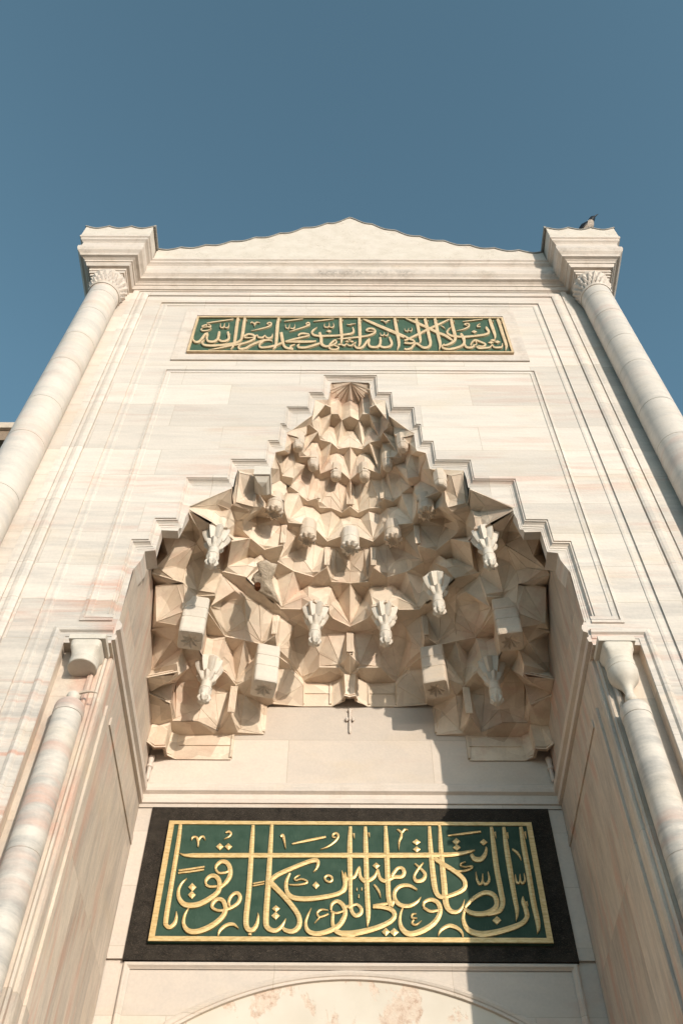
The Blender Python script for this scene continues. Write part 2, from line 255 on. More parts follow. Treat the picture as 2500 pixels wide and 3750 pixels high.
# traced vertices of the left half of the vault: name, zone, x, y, level
PTS='''
a1 3 180 1240 X;a2 3 270 1308 0;a3 3 397 1303 0;a4 3 417 1400 0;a5 3 505 1450 0;a7 3 1145 1446 W
t1 3 244 1035 X;t2 3 335 1045 v:a2;t3 3 455 1010 v:a3;t4 3 470 1118 v:a4;t5 3 572 1165 v:a5;t6 3 975 1166 W;t7 3 1165 1160 W
sb 3 215 655 X;sc 3 185 497 X;sd 3 232 420 X;se 1 262 1332 X;sf 1 240 1255 X;sg 1 285 1185 X;sh 1 270 755 X;sj 1 240 615 X
b1 3 530 452 1;b1b 3 440 545 1.0;b2 3 450 808 1;b3 3 478 1008 1;b4 3 770 1012 1;b5 3 1005 1125 1;b6 3 1145 935 1;b7 3 1225 1135 1;b8 3 1525 1155 W
b2u 3 460 770 1.12;bu1 3 300 622 1.35;bu2 3 510 560 1.55
n1a 3 515 966 1.12;q1 3 502 630 1.75;q2 3 522 552 1.85;q3 3 765 542 1.85;q4 3 680 388 2;q5 3 975 597 2;q6 3 1165 662 2;q7 3 972 690 1.85;q8 3 1140 672 1.97
st1 3 800 855 1.4;n1b 3 1010 1082 1.1;pt1 3 1145 665 v:b6;pt2 3 1212 668 2;n1c 3 1258 1092 1.12;q9 3 1302 708 1.85;q11 3 1240 905 1.5;q10 4 290 868 W;q12 3 1465 885 1.6
sdn 3 237 418 X;pa 3 478 82 1.95;pb 3 545 190 1.9;pc 3 528 345 1.2;ptb 3 590 172 v:b1
c1 1 578 1208 2;c1p 1 690 1330 2;c2 3 592 180 2;c3 3 600 240 2;c4 3 830 275 2;c5 3 920 305 2;c6 3 1022 305 2;c7 3 1035 420 2;c8 3 1100 460 2;c9 3 1205 597 2;c10 3 1390 510 2;c10p 4 270 600 2;c11 4 375 690 2;c12 4 375 806 2;c12b 4 310 853 2;c13 4 720 835 W;c14 4 1055 835 W;c15 4 1160 775 2;c16 4 1190 713 2;cc17 4 1270 730 2
lg5 3 950 82 v:c5;lg6 3 1056 62 v:c6;lg4 3 862 42 v:c4
n2a 1 292 1180 2.1;pd 1 285 775 2.95;pe 1 530 756 3;pf 1 590 968 2.45;pg 1 582 1072 2.2;ph 1 602 745 3;ph2 1 420 742 3;pi 1 620 955 2.5;pj 1 755 892 2.9
pk 1 860 1040 2.9;pl 1 840 1200 2.5
d1 1 600 738 3;d2 1 770 892 3;d3 1 962 885 3;d4 1 905 1005 3;d5 1 1080 1352 3;d6 1 1300 1392 3;d7 1 1505 1445 3;d8 2 385 1352 3;d9 2 418 1500 3;d10 4 410 240 3;d11 4 585 378 3;d12 4 690 505 3;d13 4 738 560 W;d14 4 1025 572 W;d15 4 905 388 3;d16 4 1135 392 3;d16b 4 1185 410 3;cd17 4 1252 240 3
d3s 1 872 1032 3
e1 3 870 22 3;e3 3 1090 86 3;e4 3 1163 215 3;e5 3 1400 278 3;e6 3 1510 195 3;e7 4 300 195 3;e8 4 405 237 3;e9 4 418 385 3;e10 4 592 412 3
n2b 3 1208 558 2.1;e4b 3 1130 330 2.5;e3b 3 1060 262 2.45;e5b 3 1396 385 2.5;e5c 3 1398 480 2.15;pbl 4 150 275 2.9;pbr 4 415 280 2.9
n2c 4 388 784 2.1;f1 4 567 420 2.95;f2 4 720 592 2.5;lgw 4 738 575 W;lgw2 4 1035 600 W;lg15 4 1165 500 v:c15;lg16 4 1183 460 v:c16;clg17 4 1270 472 v:cc17
g0 8 700 715 F;g1 8 685 800 4;g2 8 1130 998 4;g3 8 1190 715 4;g3b 8 1218 845 4;g4 8 480 1262 3.5;g5 8 240 1190 X;g6 8 325 700 F;g7 8 330 792 3.95;nk 1 262 585 3.08
j1 8 960 165 F;j2 9 108 525 4;j2p 9 190 620 4;j3 9 270 650 4;j4 9 460 645 4;j5 9 480 825 4;j6 9 600 932 4;j7 1 1050 605 4;j8 1 1320 668 4;j9 2 270 880 4;j11 2 400 955 4;j12 2 465 1035 4;j13 2 695 1040 4;j14 2 845 948 4;j15 2 925 995 4;j16 2 1018 1005 4;j17 2 1018 1085 4;j18 2 1065 1145 4;cj19 2 1245 1240 4
k1 8 968 262 4;k2 8 1180 690 4;k3 8 1340 698 4;k4 1 1058 655 4;k5 1 1238 785 4;k6 1 1315 765 4;k7 2 220 962 4;k7b 2 395 1090 4;k8 2 465 1118 4;k9 2 690 1170 4;k10 2 985 1265 4;k11 2 1212 1308 4;ck12 2 1245 1302 4
n4a 8 762 737 4.05;pm 8 1050 712 4.3;pn 8 940 285 F
m1 1 622 580 3.5;m2 1 745 290 3.95;m3 1 510 545 3.4;m3b 1 332 578 3.12;m4 1 642 560 3.6;m5 1 692 488 3.8;m6 1 855 422 3.95;n3b 1 770 822 3.1;m7 1 838 560 3.6;m8 1 1040 628 4;m8b 1 985 560 3.95;m9 1 962 850 3.1;m10 1 980 835 3.1
n3c 1 920 996 3.06;m11 1 1190 825 3.75;m12 1 1305 855 3.95;m13 1 1305 915 3.85;m14 1 1048 948 3.6;m15 1 1030 1050 3.4;n3d 1 1103 1305 3.1;m16 1 1275 1000 3.75;m17 1 1318 1165 3.45;st3 1 1305 1262 3.3;n3e 1 1495 1412 3.1;m18 1 1470 965 4;m19 1 1350 1155 3.5
pr1 2 400 1095 4;pr2 2 455 1105 4;n3f 2 432 1490 3.06;m20 2 622 1240 3.9;m21 2 605 1378 3.75;m22 2 545 1415 3.4;m23 4 562 165 3.3;m24 4 580 312 3.08;n3g 4 708 494 3.1;m25 4 905 225 3.5;m26 4 912 372 3.12;n3h 4 1145 350 3.1;m27 4 1000 5 3.95;m28 4 1208 0 4;m29 4 790 0 3.9;pr3 2 1222 1310 4;pr3b 2 1215 1400 3.7
y1 10 562 890 F;y2 10 598 1318 5;y3 9 958 245 5;y4 9 790 490 5;y5 9 832 722 5;y6 9 985 885 5;y7 9 1312 1150 5;y8 2 485 305 5;y9 2 425 490 5;y10 2 612 602 5;y11 2 840 668 5;y12 2 992 560 5;y13 2 1045 722 5;cy14 2 1245 738 5
x1 9 555 245 5;x2 9 650 500 5;x3 9 645 548 5;x4 9 622 835 5;x5 9 940 1310 5;x6 9 1085 1355 5;x7 9 1250 1262 5;x8 2 290 415 5;x9 2 318 485 5;x10 2 410 515 5;x11 2 402 655 5;x13 2 702 805 5;x14 2 825 728 5;x15 2 865 730 5;x16 2 920 775 5;x17 2 1015 772 5;x18 2 1045 792 5;x19 2 1110 920 5
lgp1 9 180 245 4.6;lgp2 9 320 262 4.75;lgp3 9 505 225 4.85;lgi1 9 160 270 4.5;lgi2 9 305 385 4.45;lgi3 9 450 392 4.5;br0 10 230 1300 4.7;br1 10 545 940 F
n4b 1 1105 550 4.1;r1 1 1112 300 4.7;st4 1 1340 535 4.35;st4b 1 1420 555 4.35;lg8 1 1420 465 4.7
n4c 2 487 1003 4.1;r2 2 422 690 4.95;r3 2 706 910 4.35;r4 2 780 770 4.95;r5 2 780 890 4.4;r6 2 1018 885 4.5;r7 2 1035 975 4.35;r8 2 1080 1020 4.3;cn4 2 1245 1212 4.1
z1 10 700 505 F;z2 10 1470 465 F;z3 10 1035 605 6;n5a 10 655 1245 5.1;s1 10 735 570 5.95;s2 10 975 622 5.9;s3 10 850 1115 5.4;s4 10 1015 1170 5.4;s5 10 1055 1350 5.06;s6 10 1110 1195 5.3;s7 10 1130 950 5.7;s8 10 1195 1060 6;s9 10 1275 1345 5.6;s10 10 985 1515 5.05;n5x 9 850 440 5.04;s11 9 925 495 5.35;s12 9 1088 530 5.6;s13 9 1145 585 5.7;s14 9 1112 400 5.95;n5c 9 1300 1058 5.1;s15 9 1240 838 5.4;s15b 9 1068 615 5.55
pr5 2 480 72 6;pr5b 2 520 98 6;n5d 2 450 458 5.1;s16 2 632 215 5.9;s17 2 620 455 5.4;s18 2 640 365 5.8;n5e 2 830 612 5.1;s19 2 740 488 5.35;s20 2 945 320 6;pr6 2 965 320 6;pr6b 2 1018 325 6;n5f 2 1062 690 5.1;s21 2 1095 350 5.95;cs22 2 1245 488 5.75;cs23 2 1245 598 5.45;s24 2 1215 540 5.55;s25 2 1115 615 5.4
aa1 7 165 612 6;aa2 7 350 690 6;aa2p 7 340 800 6;aa3 7 440 735 6;aa4 7 444 850 6;aa5 7 488 985 6;aa6 7 690 1005 6;aa7 7 768 1015 6;aa8 7 806 1066 6;aa9 7 935 1200 6;aa10 7 1110 1138 6;caa11 7 1185 1110 6
bb1 10 1212 1040 6;bb2 10 1330 1240 6;bb3 7 360 945 6;bb4 7 410 1010 6;bb4b 7 455 1022 6;bb5 7 470 1045 6;bb6 7 610 1110 6;bb7 7 785 1212 6;bb8 7 890 1250 6;bb9 7 960 1265 6;bb10 7 1090 1270 6
zz1 11 45 200 F;zz2 11 225 158 F;zz3 11 42 285 6.95;lA1 7 218 580 6.25;lA2 7 383 490 6.9;lA3 7 465 560 6.85;lA4 7 455 640 6.5;pA 7 388 370 7;dA 10 1330 880 6.2;n6a 7 500 955 6.1;u1 7 612 660 6.95;u2 7 672 790 6.95;st6 7 688 883 6.45;lB1 7 775 802 6.95;lB2 7 828 862 6.9;lB3 7 828 950 6.55;n6b 7 937 1165 6.1;u3 7 985 850 7;u4 7 1098 930 6.95;st6b 7 1112 1012 6.45;cst6 7 1185 1000 6.5;u4b 7 1110 925 6.95
v1 11 140 470 7;v2 11 180 662 7;v3 11 400 702 7;v4 11 330 872 7;v5 11 520 1002 7;v6 11 680 1165 7;v7 11 850 1112 7;v8 11 885 1150 7;v9 11 912 1287 7;v10 11 1150 1302 7;v11 11 1365 1392 7;cv12 11 1505 1270 7
w1 11 145 752 7;w2 11 255 840 7;w3 11 272 940 7;w4 11 295 995 7;w5 11 605 1252 7;w5b 11 660 1255 7;w6 11 690 1262 7;w7 11 800 1290 7;w8 11 870 1362 7;w9 11 925 1410 7;w10 11 1335 1500 7;w12 11 1400 1492 7;cw11 11 1510 1458 7
x70 11 190 272 7.6;x71 11 330 235 7.7;x72 11 392 150 8;x73 11 400 440 7.45;n7a 11 200 622 7.1;x74 11 415 520 7.35;n7b 11 356 850 7.05;x75 11 640 445 8;x76 11 540 640 7.75;x77 11 545 770 7.45;x78 11 625 840 7.5;n7c 11 690 1112 7.1;x79 11 740 735 7.7;x7a 11 845 712 8;x7b 11 905 720 8;x7c 11 935 745 8;x7d 11 1112 742 7.95;n7d 11 952 1182 7.1;x7e 11 1150 928 7.65;x7f 11 1020 1070 7.35;x7g 11 1150 1070 7.4;n7e 11 1350 1342 7.1;x7h 11 1278 790 7.95;x7i 11 1440 875 8;x7j 11 1330 1180 7.35
h0 12 275 1115 F;h1 12 365 1310 7.95;h2 12 495 1212 8;h2p 11 490 80 8;h3 11 600 190 8.04;g81 11 520 292 8;g82 11 720 287 8;g83 11 850 297 8;g84 11 905 440 8;g85 11 932 622 8;g86 11 1120 547 8;g87 11 1250 497 8;g88 11 1370 602 8;cg89 11 1488 738 8
i0 11 240 110 F;i0b 11 385 125 8;i1 11 450 392 8;i3 11 790 570 8;i4 11 838 702 8;i5 11 885 705 8;i6 11 930 745 8;i7 11 1125 697 8;i8 11 1285 750 8;i9 11 1452 862 8
n8a 11 590 205 8.1;lk1 12 545 1045 8.6;lk2 12 655 1130 8.6;lk0 12 385 1050 F;lk3 12 655 1168 8.7;j81 11 735 130 8.5;j82 11 735 15 8.9;j83 11 882 10 8.95;j84 11 942 90 8.9;j85 11 935 172 8.7;n8b 11 945 600 8.1;j86 11 1120 245 9;j87 11 1128 372 8.5;j88 11 1312 222 8.98;j89 11 1388 330 8.8;j8a 11 1400 440 8.5;cn8 11 1488 690 8.1
m90 12 660 985 9;m91 12 725 950 9;m92 12 885 1082 9;m93 12 930 1247 9;m94 12 1150 1302 9;m95 12 1285 1427 9;cm96 12 1480 1390 9
v91 12 660 1165 9;v92 12 755 1287 9;v93 12 880 1307 9;v94 12 945 1450 9;v95 12 1122 1545 9;v96 12 1250 1507 9;v97 12 1300 1508 9;v98 12 1385 1562 9
y90 12 770 770 F;n9z 12 768 885 9.06;n9a 12 955 1187 9.1;w91 12 900 745 10;w91b 12 930 797 10;w92 12 1127 968 10;w93 12 1200 1000 10;w94 12 1452 1060 10;cw95 12 1480 1068 10;s9a 12 1128 1095 9.5;n9b 12 1275 1372 9.1;cs9 12 1485 1180 9.5;w90 12 885 865 9.5
u0 12 835 460 F;f11 12 1090 450 F;uu1 12 1025 552 10;uu2 12 1140 607 10;uu3 12 1145 735 10;uu4 12 1285 735 10;uu5 12 1355 862 10;cuu6 12 1480 778 10
l2 12 1132 275 F;l3 12 1172 410 v:uu3;l4 12 1297 412 v:uu4;l5 12 1365 530 v:uu5;cl6 12 1480 460 v:cuu6
tA 12 1130 150 F;tB 12 1165 103 F;ctC 12 1480 98 F
'''
# tier bottom chains carrying mouldings
TIER=['a1 a2 a3 a4 a5','sc b1','sb b2 b3 b4 b5 b6 b7','sf c1','c3 c4 c5 c6 c7 c8 c9 c10','c11 c12','c15 c16 cc17',
'sj d1 d2 d3','d4 d5 d6 d7 d8','d10 d11 d12 d13','d15 d16 d16b cd17','g1 g2','j1 j2 j3 j4 j5 j6','j7 j8','j11 j12 j13 j14 j15 j16 j17 j18 cj19',
'y1 y2 y3','y4 y5 y6 y7 y8','y9 y10 y11 y12 y13 cy14','aa1 aa2','aa3 aa4 aa5 aa6 aa7 aa8 aa9 aa10 caa11','v1 v2 v3','v4 v5 v6 v7 v8 v9 v10 v11 cv12',
'h0 h2','g81 g82 g83 g84 g85 g86 g87 g88 cg89','m91 m92 m93 m94 m95 cm96','uu1 uu2 uu3 uu4 uu5 cuu6']
EDGES=TIER+'''a5 a7;b7 b8;c12 c13 c14 c15;a2 t2;a3 t3;a4 t4;a5 t5;t1 t2 t3 b3;t3 t4 t5 t6 b5;b7 t7;sb t1;t7 b8
sc b1b;b1 b1b sb;b1b bu2;bu1 bu2;sb bu1;bu2 b2u q1;b2 b2u;sd sdn;sdn se pa sdn;sdn pc;pa pb pc;pc b1;b1 ptb;ptb pb;ptb c2 c3
b2u n1a;q1 n1a;q1 q2 n1a;q2 q3;q2 q4 q3;q4 c3;q4 c4;n1a st1;st1 b4;st1 n1b;n1a b3;q5 c8;q7 n1b;q5 q7 q8;q8 n1b;pt1 b6;q8 pt1;pt1 c9;pt2 c9;pt2 b6;pt2 n1c;pt2 q9 n1c;q9 q11;n1c b7;n1c b8;q12 n1c;q10 q12;q9 c10;n1b b5;c12b q10;q5 c7;q3 c5;q5 q3
sf sg;sg n2a;n2a pd;pd sh;pd pe n2a;pe pf n2a;pf pg n2a;pe ph d1;pe ph2;ph2 sh;ph pi;pi pf;ph pj pi;pj d2;n2a c1;pg c1;c1 c1p;c1p c2;c1p pl pk;pk d3s;pj d3s;d3s d3;d3 d4;d3s d4;c1p c3
lg4 c4;lg5 c5;lg6 c6;lg4 e1 lg5;lg5 lg6;e1 d5;lg6 e3;d5 e3 e4 d6;e4 n2b;e4 e4b n2b;e3 e3b e4b;e3b c6;e3b c7;d6 e5 n2b;d6 n2b;e5 e5b c10;e5 e6 d7;e5b n2b;n2b c9;n2b c8;pk d5;pl c4;pk e1
e6 e5;e6 e7 d8;e7 e8 e8;e7 d9;e8 d9 d10;e8 c11;c10 c10p c11;n2c c11;n2c c12;n2c e8;e8 e9 f1 e10 d11;e9 e8;n2c f1;f1 f2 n2c;f2 lgw;lgw c13;f2 c13;n2c c13;e10 f2;d12 d11;d12 f2;d13 lgw lgw2 d14;lgw2 c14;d13 d15 d16;d13 d14 lg15;lg15 c15;lg16 c16;lg15 lg16 clg17 cc17;lg16 d16b;lg15 d16;clg17 cd17
j1 n4a;n4a g0;n4a g1;n4a pm;g3 pm;pm pn;k2 pn;k1 k2 k3 j2;k2 g3 g3b g2;g6 g7 g0;g7 g1;g7 g4;g4 g1;g5 g4;g4 nk;g2 nk;sj nk;g5 sj;k3 g3;j1 k1;nk m3b m3 nk;m3 m1;m1 d1;m3b d1;m1 m2;g2 m2;m2 m3;m1 n3b;m1 m4 n3b;m4 m5;m5 m2;m5 m6 j4;m5 n3b;m7 n3b;m6 m7;m6 m8b m8;m8 n3b;m8 m9;m9 n3b;n3b d2;m9 d3;m8 k4;j7 k4;m8b r1
k4 n3c;k4 m11 n3c;m11 k5 m12 m13;m11 m14;k5 k6 j8;m12 k6;m13 m14 n3c;m14 m15 n3d;m13 m16;m16 n3d;m16 m17 n3d;m13 m17;m17 st3;st3 d6;st3 n3d;st3 n3e;m19 n3e;m17 m19 m18 n3e;m13 m18;m18 k7 n3e;n3e d7;n3c d4;n3d d5;k7 j9;k7 k7b j11;k7b n3e;k7b pr1;pr1 d8;pr2 d9;pr2 n3f;pr1 pr2;k8 n3f;pr2 k8 j12;k8 m20 n3f;m20 k9 j13;k9 j14;m20 m21;m21 m22 n3f;m22 m23 n3f;n3f d10;m23 m24;n3f m24;m24 d11;m21 n3g;m23 n3g;m24 n3g;n3g d12;m29 n3g;m21 m29;n3g m25 m26;n3g d15;m26 d15;m25 m29;m26 n3h;m25 n3h;m27 n3h;m25 m27;k9 m29;m27 k10 m28;k10 k11 ck12;m28 n3h;n3h d16;m28 pr3;pr3 cd17;pr3 pr3b;pr3b cd17;pr3b n3h;k10 j18;k11 cj19
y1 br1;br1 br0;j1 br1;br0 j1;br0 x1;x1 y2;y1 x1;j1 lgp1 lgp2 lgp3;lgp1 br0;lgp3 x1;lgp1 lgi1;lgi1 j2;lgi1 lgi2 lgi3;lgp2 lgi2;lgi2 j3;lgi3 j4;lgp3 lgi3;x1 x2 y3;x2 x3 y4;x1 y3;x3 y6;x3 x4 y6;x4 j5;x3 lgi3;x4 j6
y6 n4b;r1 n4b;j6 r1;j6 y6;r1 j7;x5 n4b;y6 x5;x5 x6 y7;x6 x7 y7;x5 st4;st4 n4b;st4 st4b;st4b j8;x6 lg8 st4b;x7 lg8;n4b j7;x7 x8 y7;x8 x9 x10 y8;x9 j9;x10 y9;x9 j8;x11 y9;x11 r2 n4c;x11 y10;y10 n4c;y10 x13 n4c;x13 x14 y11;x13 r3 n4c;r3 j13;x14 r4 x13;r4 r5;r3 r5;r5 j14;x14 y11;y11 x15 x16 x17 y12;x14 x15;x16 r4;x17 y13;x17 r6 j16;x17 x18 cy14;x18 x19 cn4;x18 r6;r6 r7 r8 cn4;x19 r7;r7 j17;r8 j18;cn4 cj19;n4c j12;x19 cy14;cn4 cy14
z1 z3 z2;z1 s1 z3;s1 s2;s2 z3;s1 n5a;s2 s3 n5a;s3 s4;s4 n5a;s4 s6;n5a s5;s5 s6;s2 s7 s6;z3 s7;n5a y2;s5 y3;s6 s8;s8 s9 s10;s10 y3;s10 n5x;n5x y4;bb1 s8;bb1 bb2;aa1 bb1;bb2 aa2;bb2 s9;s14 s11;n5x s11 s12 s13;s14 s13;s9 s14;s12 s15b s15 n5c;s11 y5;n5x y5;s13 s15;bb2 bb3 aa3;bb3 s14;bb3 bb4 n5c;s13 bb4;bb4 bb4b pr5;aa4 bb4b;s15 n5c;n5c y7;pr5 y8;pr5 n5c;pr5 pr5b y8;pr5b bb5;bb4b bb5 aa5;bb5 s16 n5d;s16 bb6 aa6;bb5 n5d;n5d y9;n5d s17;s16 s18 s17;bb6 s18;s17 s19;s18 s19;s17 y10;s19 n5e;bb7 n5e;s18 bb7;bb6 bb7 aa8;bb7 bb8 aa9;s20 n5e;bb8 s20;bb8 pr6;pr6 y12;pr6b y12;pr6 pr6b bb9;bb9 aa9;bb9 bb10 aa10;pr6b n5f;bb9 n5f;s21 n5f;bb9 s21;s21 bb10;s21 cs22;s21 s24;s24 cs22;s24 s25 n5f;s25 cs23;s24 cs23;n5f y13;n5f cy14;n5e y11;cs23 cy14
z2 zz1;zz1 zz2;zz1 zz3 pA;zz3 v1;pA v1;pA w1;lA1 w1;dA lA1;z2 dA;dA pA;lA1 aa1;w1 w2 lA4;lA4 aa3;lA1 aa2;w1 w1;pA w1;w1 v2;w1 w2 v3;w2 w2;w2 w3 v4;w3 lA4;w3 w4 v5;w4 n6a;w4 u1 n6a;u1 v5;u1 w5;w5 n6a;w5 w5 st6;w5 v6;w5 w5b;w5b v6;st6 n6a;st6 aa6;w5b w6;w6 v6;w6 w7 v7;w7 w8 v8;w5 w7;w5b w5;w7 w7 w8;w8 w8 lB3;w7 aa7;lB3 aa8;lB3 n6b;w8 w9 v9;w9 n6b;w9 u3;u3 n6b;u3 v10;u3 w10 v11;w10 w10 n6b;w10 w12 v11;w10 st6b n6b;st6b aa10;st6b cst6;cst6 caa11;w12 cw11 cv12;w12 w10;n6b aa9;n6a aa5;w8 w9
zz2 x71;zz2 i0b;x70 x71 n7a;zz3 x70 n7a;v1 n7a;n7a v2;x71 x73;i0b x73 x74;x73 n7a;x74 v3;i0 i0b;zz2 i0;i0b i0b;i0b i1;i0b i1;i1 g81;i1 x74;i1 x75;x75 g82;x75 n7b;n7b v4;n7b x77;x75 x76 x77;x77 x78 n7c;x76 x78;x77 v5;x75 i3 g83;i3 x79;x76 x79;x79 n7c;i3 i4 g84;i4 n7c;i4 i5;i5 v7;i4 v7;i5 v8;i5 g85;i5 i6 n7d;i6 g85;i6 i7 g86;i7 x7d n7d;x7d x7f n7d;x7d x7e x7f;x7f x7g;x7g n7e;x7e x7g;x7g v10;i7 i8 g88;x7d x7h;i8 x7h;x7h x7e;x7h x7j n7e;x7e x7j;i8 i9 cg89;i9 n7e;x7i n7e;x7i i9;n7d v9;n7e v11;n7c v6;x7h x7i;i9 cv12
h0 h1 h2;h1 i0;h1 i0b;lk0 lk1 lk2 ;h0 lk0;lk2 h2;lk0 m90;m90 lk2;h2 h2p g81;i0b h2p;m90 v91 m92;v91 lk3;lk2 lk3;lk3 n8a;v91 m92;m92 n8a;v92 n8a;m92 v92;n8a g81;v92 v93 m93;j81 n8a;v92 v92 j81;v92 v93 v94;v93 v93;v93 v94 m94;j81 g82;v94 g84;v94 n8b;v94 n8b;m94 n8b;m94 v95 n8b;v95 j87 n8b;j87 g86;v95 v96 m95;v96 v97 m95;v97 v98 cm96;v97 j88 j89 j8a;v98 j89;j8a g88;j8a cn8;v98 cn8;cm96 cn8;j89 cn8;n8b g85;cn8 cg89;v93 g83;v96 g87
lk0 y90;y90 m90;y90 m91;y90 n9z;n9z m91;n9z u0;n9z uu1;n9z w91;n9z w90;w91 uu1;w91 w91b uu3;w91 w90;w90 m92;w90 w91b;w91b n9a;uu3 n9a;w92 n9a;uu3 w92 w93 uu5;s9a n9a;w92 s9a;s9a n9b;s9a m94;w93 n9b;uu5 n9b;w94 n9b;uu5 w94 cw95 cuu6;cs9 n9b;w94 cs9;cs9 cm96;n9a m93;n9b m95;w90 n9a
u0 uu1 f11;f11 uu2;l2 uu2;l2 l3 l4 l5 cl6;l3 uu3;l4 uu4;l5 uu5;tA l2;tA l3;tB l3;tB l4;ctC l4;ctC l5'''.replace('\n',';').split(';')
BOUND='a1 a2 a3 a4 a5 a7 t7 b8 q10 c12b c12 c13 c14 c15 c16 cc17 clg17 cd17 ck12 cj19 cn4 cy14 cs23 cs22 caa11 cst6 cw11 cv12 cg89 cn8 cm96 cs9 cw95 cuu6 cl6 ctC tB tA l2 f11 u0 n9z y90 lk0 h0 i0 zz2 zz1 z2 z1 y2 y1 br1 j1 pn n4a g0 g6 g5 sj sh sg sf se sd sc sb t1 a1'
# ------------------------------------------------------------------ ground
tag(MB().add([(-300, -300, 0), (300, -300, 0), (300, 300, 0), (-300, 300, 0)], [(0, 1, 2, 3)]).build('ground', M_PAVE), kind='structure')
# ------------------------------------------------------------------ portal
SW, BW = -2.152, 2.226
RC = .05        # the panel inside the stepped arch lies this much behind the wall face
portal = thing('marble_portal', 'tall white marble gateway with a stalactite vaulted niche, filling the whole photo', 'portal')
ZL = [9.01, 9.375, 9.81, 10.20, 10.57, 10.96, 11.36, 11.80, 12.20, 12.61, 13.03, 13.48]
VIEW = {1: (480, 1900, 3.136), 2: (880, 1900, 3.136), 3: (480, 2320, 3.136), 4: (880, 2320, 3.136), 5: (900, 1360, 3.136), 7: (900, 1600, 3.136), 8: (540, 1830, 6.272), 9: (760, 1830, 6.272), 10: (760, 1640, 6.272), 11: (1000, 1620, 1568/290), 12: (1000, 1380, 1568/290)}
def pix(n, x, y): o = VIEW[n]; return (o[0]+x/o[2], o[1]+y/o[2])
def lev(l): i = min(int(l), 10); return ZL[i]+(ZL[i+1]-ZL[i])*(l-i)
V = {}
for e in PTS.replace('\n', ';').split(';'):
    if not e.strip(): continue
    n, z, x, y, m = e.split(); u, v = pix(int(z), float(x), float(y))
    if m == 'X': p = onX(u, v, SW)
    elif m == 'W': p = onY(u, v, BW)
    elif m == 'F': p = onY(u, v, RC)
    elif m[0] == 'v':
        b = V[m[2:]]; lo, hi = b[2], b[2]+2
        for _ in range(40):
            mid = (lo+hi)/2
            if proj(b[0], b[1], mid)[1] > v: lo = mid
            else: hi = mid
        p = (b[0], b[1], lo)
    else: p = onZ(u, v, lev(float(m)))
    p = list(p)
    if n[0] == 'c' and n[1].isalpha(): p[0] = 0.
    p[1] = min(max(p[1], RC), BW); p[0] = max(p[0], SW)
    V[n] = tuple(p)
# --- front wall with the stepped opening
FB = 'ctC tB tA l2 f11 u0 y90 lk0 h0 i0 zz2 zz1 z2 z1 y1 br1 j1 pn g0 g6'.split()
def back(a, b, y=None): q = onY(*proj(a, 0, b), RC if y is None else y); return (q[0], q[2])
openL = [(-2.152, 8.60)]+[back(*p) for p in ((-2.150, 9.41), (-2.085, 9.62), (-2.08, 9.74), (-1.975, 9.76))]+[(V[n][0], V[n][2]) for n in FB[::-1]]
Om = [(-2.27, 8.77), (-2.265, 9.97), (-2.09, 9.97), (-2.09, 10.36), (-1.86, 10.36), (-1.86, 11.16), (-1.40, 11.16), (-1.40, 11.57), (-1.0, 11.57), (-1.0, 12.0), (-.875, 12.0), (-.875, 12.41), (-.82, 12.41), (-.82, 12.85), (-.55, 12.85), (-.55, 13.25), (-.37, 13.25), (-.37, 13.75), (0, 13.75)]
Im = [(-2.153, 8.70), (-2.15, 9.75), (-1.975, 9.765), (-1.97, 10.13), (-1.755, 10.15), (-1.745, 10.95), (-1.30, 10.95), (-1.295, 11.345), (-.912, 11.36), (-.90, 11.78), (-.79, 11.80), (-.775, 12.2), (-.71, 12.22), (-.71, 12.63), (-.475, 12.63), (-.46, 13.02), (-.292, 13.03), (-.262, 13.5), (0, 13.53)]
Im = [(Im[0][0], Im[0][1])]+[back(*p) for p in Im[1:-1]]+[(0, back(0, Im[-1][1])[1])]
half = [(-4, 0), (-2.58, 0), (-2.58, 8.36), (-2.152, 8.36), (-2.152, 8.70)]+Om
outline = half+[(-a, b) for a, b in half[::-1][1:]]+[(4, 17), (-4, 17)]
mb = MB().poly([outline], lambda a, b: (a, 0, b))
for sgn in (1, -1):
    lp_ = openL+[(Om[-1][0], Om[-1][1])]+Om[::-1][1:]
    mb.poly([[(sgn*a, b) for a, b in lp_]], lambda a, b: (a, RC, b))
rev = openL[1:8]
for sgn in (1, -1):
    for (a, b), (c, d) in zip(rev, rev[1:]): mb.add([(sgn*a, RC, b), (sgn*c, RC, d), (sgn*c, .15 if d > 10 else .28, d), (sgn*a, .15 if d > 10 else .28, b)], [(0, 1, 2, 3)])
    mb.add([(sgn*V['g6'][0], RC+.001, V['g6'][2]), (sgn*V['g5'][0], V['g5'][1], V['g5'][2]), (-sgn*2.157, .66, 10.70), (-sgn*2.157, RC+.001, 10.2)], [(0, 1, 2, 3)])
mb.build('front_wall', M_WALL, portal)
